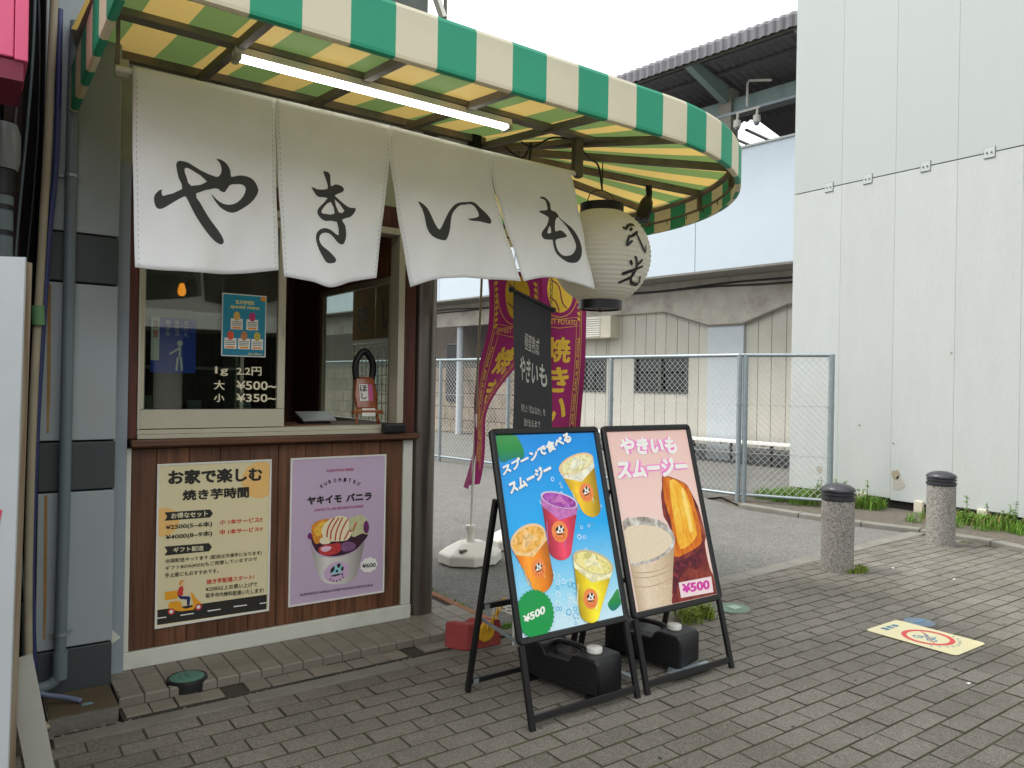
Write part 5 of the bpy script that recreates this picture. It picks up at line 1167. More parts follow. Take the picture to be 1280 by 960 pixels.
# standing sign at the left edge
sg = thing('standing_sign', 'white standing sign with brown wooden edge cut by the left picture edge', 'sign', (.137, 2.6, 0))
tv, nv = Vector((.86, -.5, 0)).normalized(), Vector((-.5, -.86, 0)).normalized()
E0 = Vector((.137, 2.6, 0)); lean = Vector((.01, 0.0, 1))
def gq(u, v, o): return E0 - tv * (-u) + nv * o + Vector((-.014 * (1.79 - v), 0, v))
def gbox(u0, u1, v0, v1, o0, o1):
    vs = [gq(u, v, o) for v in (v0, v1) for u, o in ((u0, o0), (u1, o0), (u1, o1), (u0, o1))]
    return MB().add(vs, [(0, 3, 2, 1), (4, 5, 6, 7), (0, 1, 5, 4), (1, 2, 6, 5), (2, 3, 7, 6), (3, 0, 4, 7)])
gbox(-.75, .0, .2, 1.79, .0, .008).build('face', mat('white sign film', (172, 177, 179), rough=.35, var=.08, scale=2, bump=.25, bscale=5, grime=.3, gcol=(150, 146, 136)), sg)
gbox(-.75, -.004, .2, 1.78, -.04, -.001).build('wooden_frame', wood('weathered sign wood', (104, 82, 56), (150, 140, 124), 'Z', knots=False), sg)
MB().add([gq(u, v, .0095) for u, v in ((-.3, 1.06), (-.038, 1.065), (-.056, .94), (-.043, .81), (-.3, .8))], [(0, 1, 2, 3, 4)]).build('red_mark', mat('crimson print', (196, 44, 84), rough=.4, var=.03), sg)
MB().bar(gq(-.01, .62, -.05), Vector((.245, 2.66, 0)), .012, .07, up=(1, 0, 0)).build('leg', mat('grey leg', (140, 140, 130)), sg)
for z in (.08, .2): MB().bar(gq(-.6, z, -.06), gq(-.01, z, -.06), .012, .012).build('rung', M_galv, sg)

# ------------------------------------------------------------------ awning
AW = thing('striped_awning', 'green and cream striped awning with rounded right end above the stall', 'awning', (1.5, 3.98, 2.6))
M_cr = mat('cream awning vinyl', (222, 216, 190), rough=.5, var=.04, scale=3, grime=.14, gcol=(150, 138, 106), trans=.2, tint=(224, 200, 140))
M_gr = mat('green awning vinyl', (38, 158, 122), rough=.5, var=.05, scale=3, grime=.1, gcol=(40, 100, 74), trans=.2, tint=(70, 140, 90))
M_ucr = mat('cream awning top', (196, 176, 130), rough=.6, var=.06, scale=2, grime=.25, gcol=(170, 138, 80), trans=.43, tint=(228, 192, 106))
M_ugr = mat('green awning top', (104, 132, 88), rough=.6, var=.06, scale=2, grime=.2, gcol=(80, 96, 50), trans=.43, tint=(126, 150, 84))
HC, HR, ST = Vector((2.6, 4.05, 0)), 1.61, .17
YF = HC.y - HR; XL = .35; YW = 3.98
seg = [YW - YF - 0.05, HC.x - XL, rad(190) * HR]          # left return, front, curve
def path(s):
    """point and outward normal along the valance; s = 0 at X .88 on the front"""
    x = .88 + s
    if x < XL:
        return Vector((XL, YF + (XL - x), 0)), Vector((-1, 0, 0))
    if x <= HC.x:
        return Vector((x, YF, 0)), Vector((0, -1, 0))
    a = rad(-90) + (x - HC.x) / HR
    n = Vector((math.cos(a), math.sin(a), 0))
    return HC + n * HR, n
S0 = -(.88 - XL) - seg[0]; S1 = HC.x - .88 + seg[2]
prof = [(-.03, 2.602), (-.012, 2.599), (-.002, 2.604), (0, 2.616), (0, 2.785), (-.008, 2.8), (-.03, 2.806)]
cuts = sorted(set([S0, XL - .88, S1] + [k * ST for k in range(-20, 60) if S0 < k * ST < S1]))
fa, cv = MB(), MB()
def wall_pt(s):
    x = .88 + s
    if x < XL: return None
    if x <= HC.x: return Vector((x, YW, 2.985))
    p, n = path(s); return HC + n * .03 + Vector((0, 0, 2.985))
for a, b in zip(cuts, cuts[1:]):
    mi = int(math.floor((a + b) / 2 / ST)) % 2          # 0 cream, 1 green
    k = 4
    for i in range(k):
        sa, sb = a + (b - a) * i / k, a + (b - a) * (i + 1) / k
        pa, na = path(sa + 1e-6); pb, nb_ = path(sb - 1e-6)
        for (o0, z0), (o1, z1) in zip(prof, prof[1:]):
            fa.add([pa + na * o0 + Vector((0, 0, z0)), pb + nb_ * o0 + Vector((0, 0, z0)), pb + nb_ * o1 + Vector((0, 0, z1)), pa + na * o1 + Vector((0, 0, z1))], [(0, 1, 2, 3)], mi)
        wa, wb = wall_pt(sa + 1e-6), wall_pt(sb - 1e-6)
        if wa and wb:
            ta, tb = pa - na * .03 + Vector((0, 0, 2.806)), pb - nb_ * .03 + Vector((0, 0, 2.806))
            for q in range(5):
                f0, f1 = q / 5, (q + 1) / 5
                sag = lambda f: Vector((0, 0, -.02 * math.sin(math.pi * f)))
                cv.add([ta.lerp(wa, f0) + sag(f0), tb.lerp(wb, f0) + sag(f0), tb.lerp(wb, f1) + sag(f1), ta.lerp(wa, f1) + sag(f1)], [(0, 1, 2, 3)], mi)
fa.build('valance', [M_cr, M_gr], AW, fix=False)
cv.build('canopy_sheet', [M_ucr, M_ugr], AW, fix=False)
M_fr = mat('rusty awning frame', (122, 114, 102), rough=.7, metal=.1, var=.25, scale=9, grime=.5, gcol=(64, 44, 30))
M_chan = mat('painted channel', (128, 124, 108), rough=.6, var=.12, scale=6, grime=.3, gcol=(74, 62, 46))
def sheet_z(y): return 2.806 + (y - YF) / (YW - YF) * .179
for xx in (.38, .92, 1.49, 2.06, 2.6):
    MB().bar((xx, YF + .03, 2.775), (xx, YW - .01, 2.93), .035, .035).build('rafter', M_fr, AW)
for a in (-66, -44, -21, 1, 23, 45, 67, 89):
    n = Vector((math.cos(rad(a)), math.sin(rad(a)), 0))
    MB().bar(HC + n * .05 + Vector((0, 0, 2.93)), HC + n * (HR - .04) + Vector((0, 0, 2.775)), .035, .04).build('rib', M_fr, AW)
    MB().bar(HC + n * (HR - .045) + Vector((0, 0, 2.765)), HC + n * (HR - .045) + Vector((0, 0, 2.655)), .03, .02, up=(n.y, -n.x, 0)).build('drop_post', M_fr, AW)
def arc(r, z, a0=-90, a1=100, k=44): return [HC + Vector((math.cos(rad(a0 + (a1 - a0) * i / k)) * r, math.sin(rad(a0 + (a1 - a0) * i / k)) * r, z)) for i in range(k + 1)]
MB().tube(arc(HR - .04, 2.77), .018, 8).build('upper_ring', M_fr, AW, smooth='all')
MB().tube(arc(HR - .03, 2.675), .009, 8).build('lower_ring', M_fr, AW, smooth='all')
MB().bar((XL + .02, YF + .03, 2.77), (2.6, YF + .03, 2.77), .03, .03).build('front_rail', M_fr, AW)
MB().bar((XL + .02, YF + .03, 2.77), (XL + .02, YW, 2.77), .03, .03).build('side_rail', M_fr, AW)
MB().bar((XL, YW - .02, 2.95), (2.6, YW - .02, 2.955), .04, .04).build('ledger', M_fr, AW)
B(.45, 2.93, 3.275, 3.345, 2.855, 2.885).build('channel_beam', M_chan, AW, bevel=.004)
MB().bar((2.62, 3.98, 2.9), (2.9, 3.31, 2.87), .03, .03).build('brace', M_fr, AW)
MB().bar((2.9, 3.31, 2.87), (3.3, 2.62, 2.79), .03, .03).build('brace', M_fr, AW)
# hooks inside the curved valance
for i in range(12):
    a = rad(-30 + i * 8); p = HC + Vector((math.cos(a), math.sin(a), 0)) * (HR - .03)
    MB().tube([p + Vector((0, 0, 2.672)), p + Vector((0, 0, 2.652)), p + Vector((.008, .004, 2.645))], .003, 5).build('hook', M_black, AW)
# fluorescent batten light
lt = thing('batten_light', 'lit white tube light under the awning channel', 'light', (1.6, 3.31, 2.81))
B(.9, 2.33, 3.28, 3.34, 2.82, 2.853).build('housing', M_white, lt, bevel=.004)
for a, b in ((.9, .925), (2.305, 2.33)): B(a, b, 3.272, 3.348, 2.795, 2.8195).build('end_cap', mat('grey end cap', (170, 168, 158)), lt, bevel=.004)
tube_poly = [(3.31 + .027 * math.cos(t), 2.8195 - .022 * math.sin(t)) for t in [math.pi * i / 10 for i in range(11)]]
MB().prism(tube_poly, (.927, 0, 0), (0, 1, 0), (0, 0, 1), (1.376, 0, 0)).build('diffuser', lamp('lit diffuser', (255, 255, 250), 3.5), lt, smooth=True)

# ------------------------------------------------------------------ noren curtain
NT = 2.672
def bill(x, z):
    t = max(0, min(1, (NT - z) / .8))
    return -.028 * t ** 1.3 * math.sin(x * 10.6 + .4) - .01 * t * math.sin(x * 23 + z * 5) + .003 * math.sin(x * 55 + z * 9) * t + .004 * math.sin(x * 31 - z * 17) * (1 - t) * t * 4
def nsurf(x, z): return Vector((x, 3.3 + bill(x, z), z))
M_noren = mat('white noren cloth', (246, 247, 248), rough=.9, var=.025, scale=3, bump=.45, bscale=11, grime=.08, gcol=(220, 218, 208), trans=.14)
M_ninkc = mat('charcoal cloth ink', (66, 66, 65), rough=.9, var=.04)
nr = thing('noren_curtain', 'white noren shop curtain with charcoal brush letters under the awning', 'curtain', (1.7, 3.3, 1.9))
def lerp_poly(P, t):
    """P: list of (x, z); t in 0..1 by z-fraction"""
    z0, z1 = P[0][1], P[-1][1]; z = z0 + (z1 - z0) * t
    for a, b in zip(P, P[1:]):
        if (a[1] - z) * (b[1] - z) <= 1e-9:
            f = (z - a[1]) / (b[1] - a[1]) if b[1] != a[1] else 0
            return a[0] + (b[0] - a[0]) * f, z
    return P[-1][0], z
for Pn in NOREN_PANELS:
    nu, nv_ = 26, 34; mb = MB(); bot = smooth2(Pn['B'], 8)
    def botz(u):
        x = bot[0][0] + (bot[-1][0] - bot[0][0]) * u
        for a, b in zip(bot, bot[1:]):
            if a[0] <= x <= b[0]: return a[1] + (b[1] - a[1]) * (x - a[0]) / max(b[0] - a[0], 1e-6)
        return bot[-1][1]
    for j_ in range(nv_ + 1):
        v = j_ / nv_
        (xl, zl), (xr, zr) = lerp_poly(smooth2(Pn['L'], 6), v), lerp_poly(smooth2(Pn['R'], 6), v)
        for i_ in range(nu + 1):
            u = i_ / nu; x = xl + (xr - xl) * u; zlin = zl + (zr - zl) * u
            zb = botz(u); zend = Pn['L'][-1][1] + (Pn['R'][-1][1] - Pn['L'][-1][1]) * u
            mb.v.append(nsurf(x, zlin + (zb - zend) * v ** 2))
    for j_ in range(nv_):
        for i_ in range(nu):
            a = j_ * (nu + 1) + i_; mb.f.append([a, a + nu + 1, a + nu + 2, a + 1]); mb.m.append(0)
    o = mb.build('cloth_panel', M_noren, nr, smooth='all', fix=False)
    so = o.modifiers.new('thick', 'SOLIDIFY'); so.thickness = .0025; so.offset = 1
    for a_ in (.012, .988):
        pts = []
        for j_ in range(2, nv_ + 1):
            (xl, zl), (xr, zr) = lerp_poly(smooth2(Pn['L'], 6), j_ / nv_), lerp_poly(smooth2(Pn['R'], 6), j_ / nv_)
            u = .025 if a_ < .5 else .975; zb = botz(u); zend = Pn['L'][-1][1] + (Pn['R'][-1][1] - Pn['L'][-1][1]) * u
            pts.append(nsurf(xl + (xr - xl) * u, zl + (zr - zl) * u + (zb - zend) * (j_ / nv_) ** 2) + Vector((0, -.0032, 0)))
        hm = MB()
        for p_, q_ in zip(pts, pts[1:]):
            m0 = p_.lerp(q_, .2); m1 = p_.lerp(q_, .75); hm.add([m0 - Vector((.0012, 0, 0)), m0 + Vector((.0012, 0, 0)), m1 + Vector((.0012, 0, 0)), m1 - Vector((.0012, 0, 0))], [(0, 1, 2, 3)])
        so_ = hm.build('hem_stitch', mat('grey thread', (186, 186, 180), var=0), nr, fix=False); so_['kind'] = 'stuff'
for L_ in NOREN_LETTERS:
    vf = tess([smooth_closed(L_[0], 2)] + [smooth_closed(h, 2) for h in L_[1:]])
    on_surface('brush_letter', vf, nsurf, M_ninkc, nr, lift=.0035, du=.03, dv=.03)
rd = thing('noren_rod', 'white curtain rod with steel drop brackets', 'rod', (1.6, 3.3, 2.68))
MB().tube([(.455, 3.318, 2.655), (2.8, 3.318, 2.655)], .013, 10).build('rod', M_white, rd, smooth=True)
MB().bar((.462, 3.31, 2.67), (.462, 3.31, 2.853), .014, .01, up=(0, 1, 0)).build('strap', M_fr, rd)
B(.456, .505, 3.325, 3.36, 2.63, 2.7).build('bracket_box', M_offwhite, rd, bevel=.004)
k_ = MB().prism([(0, 0), (.03, -.02), (.06, -.02), (.06, .215), (.0, .215)], (2.79, 3.3, 2.655), (1, 0, 0), (0, 0, 1), (0, .045, 0)).build('end_bracket', M_steelgrey, rd, bevel=.008)
# cables about the awning hub
for i_, (pts, lb) in enumerate((([(2.55, 3.5, 2.83), (2.6, 3.45, 2.8), (2.7, 3.4, 2.86), (2.85, 3.34, 2.86)], 'black cable looped behind the channel end'),
                ([(2.5, 3.6, 2.82), (2.56, 3.5, 2.74), (2.62, 3.5, 2.84), (2.58, 3.46, 2.72)], 'tangled black cable knot above the fourth curtain panel'),
                ([(2.85, 3.36, 2.84), (3.0, 3.42, 2.8), (3.14, 3.5, 2.8), (3.18, 3.505, 2.66)], 'black cable running to the paper lantern'))):
    tag(MB().tube(smooth2(pts, 6), .006, 6).build('cable', M_black, smooth='all', origin=pts[-1]), lb, 'cable', 'cables under the awning')

# ------------------------------------------------------------------ paper lantern
LC, LR, LH = Vector((3.18, 3.505, 2.246)), .307, .30
ln = thing('paper_lantern', 'round white paper lantern with black caps and brush writing', 'lantern', (3.18, 3.505, 1.93))
M_lan = mat('lantern paper', (238, 236, 228), rough=.8, var=.03, scale=8, trans=.4, tint=(240, 236, 224))
prof = []; nr_ = 24; za = math.acos(.128 / LR)
for i in range(nr_ * 4 + 1):
    a = -za + 2 * za * i / (nr_ * 4)
    ph = (i % 4) / 4
    r = LR * math.cos(a) - .0045 * math.sin(math.pi * ph)
    prof.append((r, LH * math.sin(a)))
MB().lathe(prof, LC, 56, caps=False).build('paper_body', M_lan, ln, smooth='all', fix=False)
zt = LH * math.sin(za)
MB().lathe([(.128, zt), (.134, zt + .004), (.134, zt + .05), (.12, zt + .052), (.12, zt)], LC, 36, caps=False).build('top_cap', M_black, ln, smooth=True)
MB().lathe([(.12, -zt - .055), (.134, -zt - .053), (.134, -zt + .0), (.126, -zt + .002)], LC, 36, caps=False).build('bottom_cap', M_black, ln, smooth=True)
MB().lathe([(.119, -zt - .045), (.05, -zt - .043), (.048, -zt - .05), (.002, -zt - .05)], LC, 24, caps=False).build('bottom_disc', mat('lantern base', (120, 110, 104)), ln)
MB().tube([LC + Vector((0, 0, -zt - .05)), LC + Vector((0, 0, -zt - .07))], .008, 8).build('pull_knob', mat('brown knob', (110, 50, 40)), ln)
MB().tube(smooth2([tuple(LC + Vector(q)) for q in ((-.12, 0, zt + .05), (-.09, 0, zt + .11), (0, 0, zt + .14), (.09, 0, zt + .11), (.12, 0, zt + .05))], 5), .003, 6).build('handle_wire', M_black, ln, smooth='all')
MB().tube([LC + Vector((0, 0, zt + .14)), LC + Vector((0, 0, 2.83 - LC.z))], .004, 6).build('hanging_wire', M_black, ln)
for s_ in LANTERN_STROKES:
    P = smooth2(s_, 5); mb = MB(); n = len(P); vs = []
    for side in (1, -1):
        for i, (t, z) in enumerate(P):
            t1, z1 = P[min(i + 1, n - 1)]; t0, z0 = P[max(i - 1, 0)]
            dt, dz = (t1 - t0) * LR, z1 - z0; l = math.hypot(dt, dz) or 1
            h = .0075 * (.5 + .8 * math.sin(math.pi * (.18 + .7 * i / (n - 1))))
            tt, zz = t - side * dz / l * h / LR, z + side * dt / l * h
            k = min(1, max(-1, zz / LH)); r = LR * math.sqrt(1 - k * k) + .0025
            vs.append(LC + Vector((r * math.cos(tt), r * math.sin(tt), zz)))
    mb.add(vs, [[i, i + 1, n + i + 1, n + i] for i in range(n - 1)])
    mb.build('brush_stroke', M_black, ln, fix=False)
# spot lamp clipped to a rib
sp_ = thing('clip_spotlight', 'small black clip spotlight on an awning rib above the lantern', 'spotlight', (3.75, 3.75, 2.6))
MB().tube([(3.7, 3.62, 2.80), (3.72, 3.63, 2.74)], .022, 10).build('clamp', M_black, sp_)
MB().tube(smooth2([(3.72, 3.63, 2.74), (3.7, 3.63, 2.70), (3.66, 3.6, 2.66), (3.62, 3.6, 2.55)], 4), [.02, .022, .026, .03, .034, .036, .038, .042, .045, .047, .05, .05, .048], 14).build('lamp_head', M_black, sp_, smooth=True)
MB().tube(smooth2([(3.62, 3.6, 2.55), (3.5, 3.55, 2.52), (3.35, 3.5, 2.5), (3.26, 3.5, 2.53)], 5), .005, 6).build('lead', M_black, sp_, smooth='all')

# ------------------------------------------------------------------ banners
M_pur = mat('magenta banner cloth', (132, 32, 86), rough=.8, var=.06, scale=4, trans=.25, bump=.1, bscale=300)
M_yel = mat('yellow banner print', (222, 184, 62), rough=.8, var=.08, scale=10)
M_basep = mat('white water base', (222, 220, 210), rough=.5, var=.05, grime=.2, gcol=(170, 164, 146))
def banner_print(fn, par, W, flip=False):
    """border lines, potato emblem and vertical lettering in banner units (u 0..W, v from top downward negative)"""
    Y = M_yel
    def st_(pts, w_): on_surface('line_print', ribbon2(pts, w_), fn, Y, par, du=.06, dv=.06)
    for u in (.045, .06, W - .06, W - .045):
        st_([(u, -.08 - i * .08) for i in range(21)], .004)
    for u in (.095, W - .095):
        st_([(u, -.5 - i * .08) for i in range(15)], .004)
    on_surface('emblem_print', tess([smooth_closed([(W * .3, -.2), (W * .36, -.07), (W * .55, -.03), (W * .72, -.1), (W * .74, -.26), (W * .66, -.36), (W * .5, -.4), (W * .36, -.34)], 3)]), fn, Y, par, du=.05, dv=.05)
    for q in ([(W * .36, -.1), (W * .5, -.16), (W * .55, -.3), (W * .64, -.36)], [(W * .34, -.26), (W * .44, -.3), (W * .5, -.39)]):
        on_surface('emblem_line', ribbon2(smooth2(q, 4), .009), fn, M_pur, par, lift=.005, du=.05, dv=.05)
    st_([(W * .5 + W * .34 * math.cos(t), -.2 + .24 * math.sin(t)) for t in [math.pi * (1 + i / 20) for i in range(21)]], .006)
    for s_ in (-1, 1):
        for i in range(8):
            a = -.1 - i * .05; on_surface('leaf_print', tess([ell((W * .5 + s_ * W * .36, a), .012, .02, 8, s_ * .6)]), fn, Y, par, du=.05, dv=.05)
    st_([(W * .14, -.43), (W * .5, -.46), (W * .86, -.43)], .005); st_([(W * .14, -.51), (W * .5, -.54), (W * .86, -.51)], .005)
    on_surface('lettering', text_quad('SWEET POTATO', [(W * .17, -.505), (W * .83, -.505), (W * .83, -.46), (W * .17, -.46)], .01), fn, Y, par, du=.05, dv=.05)
    for i, ch in enumerate('焼きいも'):
        t = -.62 - i * .27
        on_surface('lettering', text_quad(ch, [(W * .28, t - .23), (W * .72, t - .23), (W * .72, t), (W * .28, t)], .032), fn, Y, par, du=.04, dv=.04)
    vs, fs = text_mesh('Please eat it very warm and sweet', .012)
    L_ = max(v.x for v in vs); k = .98 / L_
    sm1 = on_surface('small_lettering', ([Vector((W - .082 + v.y * .028, -.62 - v.x * k, 0)) for v in vs], fs), fn, Y, par, du=.04, dv=.04)
    sm2 = on_surface('small_lettering', ([Vector((.066 + v.y * .028, -.62 - v.x * k, 0)) for v in vs], fs), fn, Y, par, du=.04, dv=.04)
    sm1['kind'] = sm2['kind'] = 'stuff'
    on_surface('lettering', text_quad('本場', [(W * .4, -1.7), (W * .6, -1.7), (W * .6, -1.62), (W * .4, -1.62)], .04), fn, Y, par, du=.04, dv=.04)
def banner(label, blabel, foot, top, fn, W, H_, base=True):
    t = thing('nobori_banner', label, 'banner', (foot[0], foot[1], 0), 'magenta banners behind the menu boards')
    MB().tube([(foot[0], foot[1], .1), (foot[0] + (top[0] - foot[0]) * .45, foot[1] + (top[1] - foot[1]) * .45, 1.2)], .013, 10).build('lower_pole', M_white, t, smooth=True)
    MB().tube([(foot[0] + (top[0] - foot[0]) * .45, foot[1] + (top[1] - foot[1]) * .45, 1.2), top], .010, 10).build('pole', mat('bronze pole', (140, 128, 106), rough=.5), t, smooth=True)
    nu, nv_ = 14, 60; mb = MB()
    for j_ in range(nv_ + 1):
        for i_ in range(nu + 1):
            mb.v.append(fn(W * i_ / nu, -H_ * j_ / nv_))
    for j_ in range(nv_):
        for i_ in range(nu):
            a = j_ * (nu + 1) + i_; mb.f.append([a, a + nu + 1, a + nu + 2, a + 1]); mb.m.append(0)
    mb.build('banner_cloth', M_pur, t, smooth='all', fix=False)
    banner_print(fn, t, W)
    MB().tube([top, tuple(fn(W * .98, -.002))], .005, 6).build('top_arm', M_white, t)
    x, y_ = foot
    hexp = lambda r, z: [(x + r * math.cos(rad(22.5 + 45 * i)) * 1.12, y_ + r * math.sin(rad(22.5 + 45 * i)), z) for i in range(8)]
    bs = MB(); rings = [hexp(.235, .0), hexp(.24, .01), hexp(.24, .075), hexp(.225, .09), hexp(.11, .155), hexp(.1, .16)]
    vs = [p for r in rings for p in r]; fs = []
    for k in range(len(rings) - 1):
        fs += [(k * 8 + i, k * 8 + (i + 1) % 8, (k + 1) * 8 + (i + 1) % 8, (k + 1) * 8 + i) for i in range(8)]
    fs += [tuple(range(7, -1, -1)), tuple(range((len(rings) - 1) * 8, len(rings) * 8))]
    bs.add(vs, fs); bo = thing('banner_base', blabel, 'banner base', (x, y_, 0), 'water filled banner bases')
    bs.build('tank', M_basep, bo, bevel=.008)
    MB().lathe([(.035, .155), (.033, .24), (.042, .245), (.042, .29), (.036, .295)], (x, y_, 0), 16).build('socket', M_basep, bo, smooth=True)
    B(x - .17, x - .11, y_ - .13, y_ - .1, .1, .128).build('grip_slot', M_steelgrey, bo)
def rot2(a): return Vector((math.cos(a), math.sin(a), 0))
f1, t1 = (3.36, 5.22), (3.43, 5.22, 2.42)
def fn1(u, v):
    h = -v / 1.8
    # cloth twists round as it drops and swings to the left
    ang = -YAW + rad(8 + 70 * (lambda q: q * q * (3 - 2 * q))(min(1, max(0, (h - .12) / .6))))
    drift = -.02 - .26 * max(0, h - .28) ** 1.15 + .02 * math.sin(h * 9)
    c = Vector((3.48, 5.18, 2.38)) + rgt * drift + fwd * (.05 * math.sin(h * 6))
    wav = .035 * math.sin(u * 13 + h * 5) * (.3 + h)
    d = rgt * math.cos(ang + YAW) + fwd * math.sin(ang + YAW); nn = Vector((-d.y, d.x, 0))
    k = 1 - .25 * max(0, h - .4)
    return c + d * (u * k) + nn * wav + Vector((0, 0, v))
banner('left magenta sweet potato banner twisted and blown to one side', 'white octagonal water base of the twisted left banner', f1, t1, fn1, .45, 1.8)
f2, t2 = (4.02, 5.5), (4.06, 5.5, 2.6)
def fn2(u, v):
    h = -v / 1.8
    c = Vector((4.1, 5.46, 2.5)) + rgt * (.015 * math.sin(h * 5)); d = (rgt * .985 + fwd * .17).normalized(); nn = Vector((-d.y, d.x, 0))
    return c + d * u * (1 - .12 * max(0, h - .5)) + nn * (.03 * math.sin(u * 14 + h * 3) * (.4 + h)) + Vector((0, 0, v))
banner('right magenta sweet potato banner hanging nearly flat', 'white octagonal water base hidden behind the menu boards', f2, t2, fn2, .52, 1.8)
# charcoal hanging banner
hb = thing('charcoal_banner', 'charcoal hanging banner with pale writing below the curtain', 'banner', (2.7, 3.56, 1.0))
BL, BR = Vector((2.5, 3.5, 1.985)), Vector((2.9, 3.62, 1.905))
M_char = mat('charcoal cloth', (52, 52, 54), rough=.85, var=.05, bump=.1, bscale=300); M_sil = mat('silver print', (184, 182, 172), rough=.7, var=.05)
bd = (BR - BL)
def fn3(u, v):
    f = u / .38; h = -v
    p = BL.lerp(BR, .04 + f * .92); flat = Vector((p.x, p.y, 0)); nn = Vector((bd.y, -bd.x, 0)).normalized()
    zz = p.z * (1 - min(1, h * .35)) + (BL.z + BR.z) / 2 * min(1, h * .35)
    return flat + nn * (.018 * math.sin(u * 15 + h * 3) * min(1, h * 2 + .1)) + Vector((0, 0, zz - .01 + v))
nu, nv_ = 14, 40; mb = MB()
for j_ in range(nv_ + 1):
    for i_ in range(nu + 1): mb.v.append(fn3(.38 * i_ / nu, -.95 * j_ / nv_))
for j_ in range(nv_):
    for i_ in range(nu):
        a = j_ * (nu + 1) + i_; mb.f.append([a, a + nu + 1, a + nu + 2, a + 1]); mb.m.append(0)
mb.build('cloth', M_char, hb, smooth='all', fix=False)
MB().tube([BL, BR], .011, 10).build('bar', M_black, hb, smooth=True)
for p in (BL, BR): MB().lathe([(.004, -.018), (.018, -.01), (.018, .01), (.004, .018)], p, 12).build('knob', M_black, hb, smooth=True)
for i_ in range(9):
    c = BR + Vector((-.02, -.005, .03 + i_ * .036))
    MB().tube([c + Vector((.009 * math.cos(t) * (i_ % 2), .009 * math.cos(t) * (1 - i_ % 2), .02 * math.sin(t))) for t in [2 * math.pi * k / 10 for k in range(11)]], .0022, 5, caps=False).build('chain_link', M_steelgrey, hb)
MB().tube([BL + Vector((.02, .005, .01)), BL + Vector((.05, .02, .8))], .0025, 5).build('cord', M_black, hb)
for body, u0, u1, v0, v1, b_ in (('極蜜熟成', .1, .27, -.3, -.2, .0), ('やきいも', .05, .34, -.48, -.34, .02), ('熟成した「紅はるか」を', .09, .32, -.655, -.61, 0), ('蜜が出るまで', .14, .28, -.735, -.69, 0), ('じっくりと焼き上げました。', .06, .34, -.815, -.77, 0), ('蜜の甘さと', .14, .27, -.89, -.85, 0), ('しっとりした食感を', .1, .3, -.945, -.91, 0)):
    on_surface('lettering', text_quad(body, [(u0, v0), (u1, v0), (u1, v1), (u0, v1)], b_), fn3, M_sil, hb, du=.04, dv=.04)

# ------------------------------------------------------------------ menu boards
BV = Vector((0, .34, 1.245)).normalized(); BU = Vector((1, 0, 0)); BN = BU.cross(BV)
def board(label, X0, m_sheet, D):
    t = thing('menu_board', label, 'sign board', (X0 + .33, 2.7, 0), 'black A frame menu boards')
    O = Vector((X0, 2.51, 0))
    def P(u, v, o=0): return O + BU * u + BV * v + BN * o
    def pbox(u0, u1, v0, v1, o0, o1):
        vs = [P(u, v, o) for v in (v0, v1) for u, o in ((u0, o0), (u1, o0), (u1, o1), (u0, o1))]
        return MB().add(vs, [(0, 3, 2, 1), (4, 5, 6, 7), (0, 1, 5, 4), (1, 2, 6, 5), (2, 3, 7, 6), (3, 0, 4, 7)])
    # snap frame with rounded corners: outer loop, inner loop
    W_, z0, z1, fw = .655, .345, 1.29, .03
    def rr(u0, u1, v0, v1, r, n=5):
        out = []
        for (a, b, t0) in ((u1 - r, v1 - r, 0), (u0 + r, v1 - r, 90), (u0 + r, v0 + r, 180), (u1 - r, v0 + r, 270)):
            out += [(a + r * math.cos(rad(t0 + 90 * i / n)), b + r * math.sin(rad(t0 + 90 * i / n))) for i in range(n + 1)]
        return out
    lo, li = rr(0, W_, z0, z1, .025), rr(fw, W_ - fw, z0 + fw, z1 - fw, .003)
    pr = [(lo, -.012), (lo, .004), (rr(.006, W_ - .006, z0 + .006, z1 - .006, .022), .01), (rr(fw - .006, W_ - fw + .006, z0 + fw - .006, z1 - fw + .006, .004), .008), (li, .0), (li, -.012)]
    mb = MB(); n = len(lo)
    for l, o in pr:
        mb.v += [P(a, b, o) for a, b in l]
    for k in range(len(pr) - 1):
        for i in range(n):
            mb.f.append([k * n + i, k * n + (i + 1) % n, (k + 1) * n + (i + 1) % n, (k + 1) * n + i]); mb.m.append(0)
    for i in range(n):
        mb.f.append([(len(pr) - 1) * n + i, (len(pr) - 1) * n + (i + 1) % n, (i + 1) % n, i]); mb.m.append(0)
    mb.build('frame', M_blackmetal, t, smooth=True)
    pbox(fw - .002, W_ - fw + .002, z0 + fw - .002, z1 - fw + .002, -.01, -.004).build('back_panel', M_black, t)
    pbox(fw, W_ - fw, z0 + fw, z1 - fw, -.0035, -.002).build('print_sheet', m_sheet, t)
    for u in (.006, W_ - .034):
        pbox(u, u + .028, .0, z0 - .001, -.016, .004).build('front_leg', M_blackmetal, t, bevel=.003)
    pbox(.035, W_ - .035, .03, .06, -.014, .002).build('front_rail', M_blackmetal, t, bevel=.003)
    for u in (.0, W_ - .03):
        MB().bar((X0 + u + .012, 2.805, .93), (X0 + u + .012, 3.01, .0), .026, .022, up=(1, 0, 0)).build('rear_leg', M_blackmetal, t, bevel=.003)
    for z in (.05, .42):
        yy = 3.01 - z * .2204
        MB().bar((X0 + .026, yy, z), (X0 + W_ - .032, yy, z), .018, .026).build('rear_rail', M_blackmetal, t, bevel=.003)
        for u in (.03, W_ - .06):
            MB().bar((X0 + u, yy - .013, z), (X0 + u + .028, yy - .013, z), .003, .02).build('corner_plate', M_galv, t)
    for u in (.03, W_ - .045):
        MB().bar((X0 + u, 2.64, .33), (X0 + u, 2.93, .36), .004, .016).build('stay', M_galv, t)
    return t, Plane(O + BN * -.002, BU, BV)
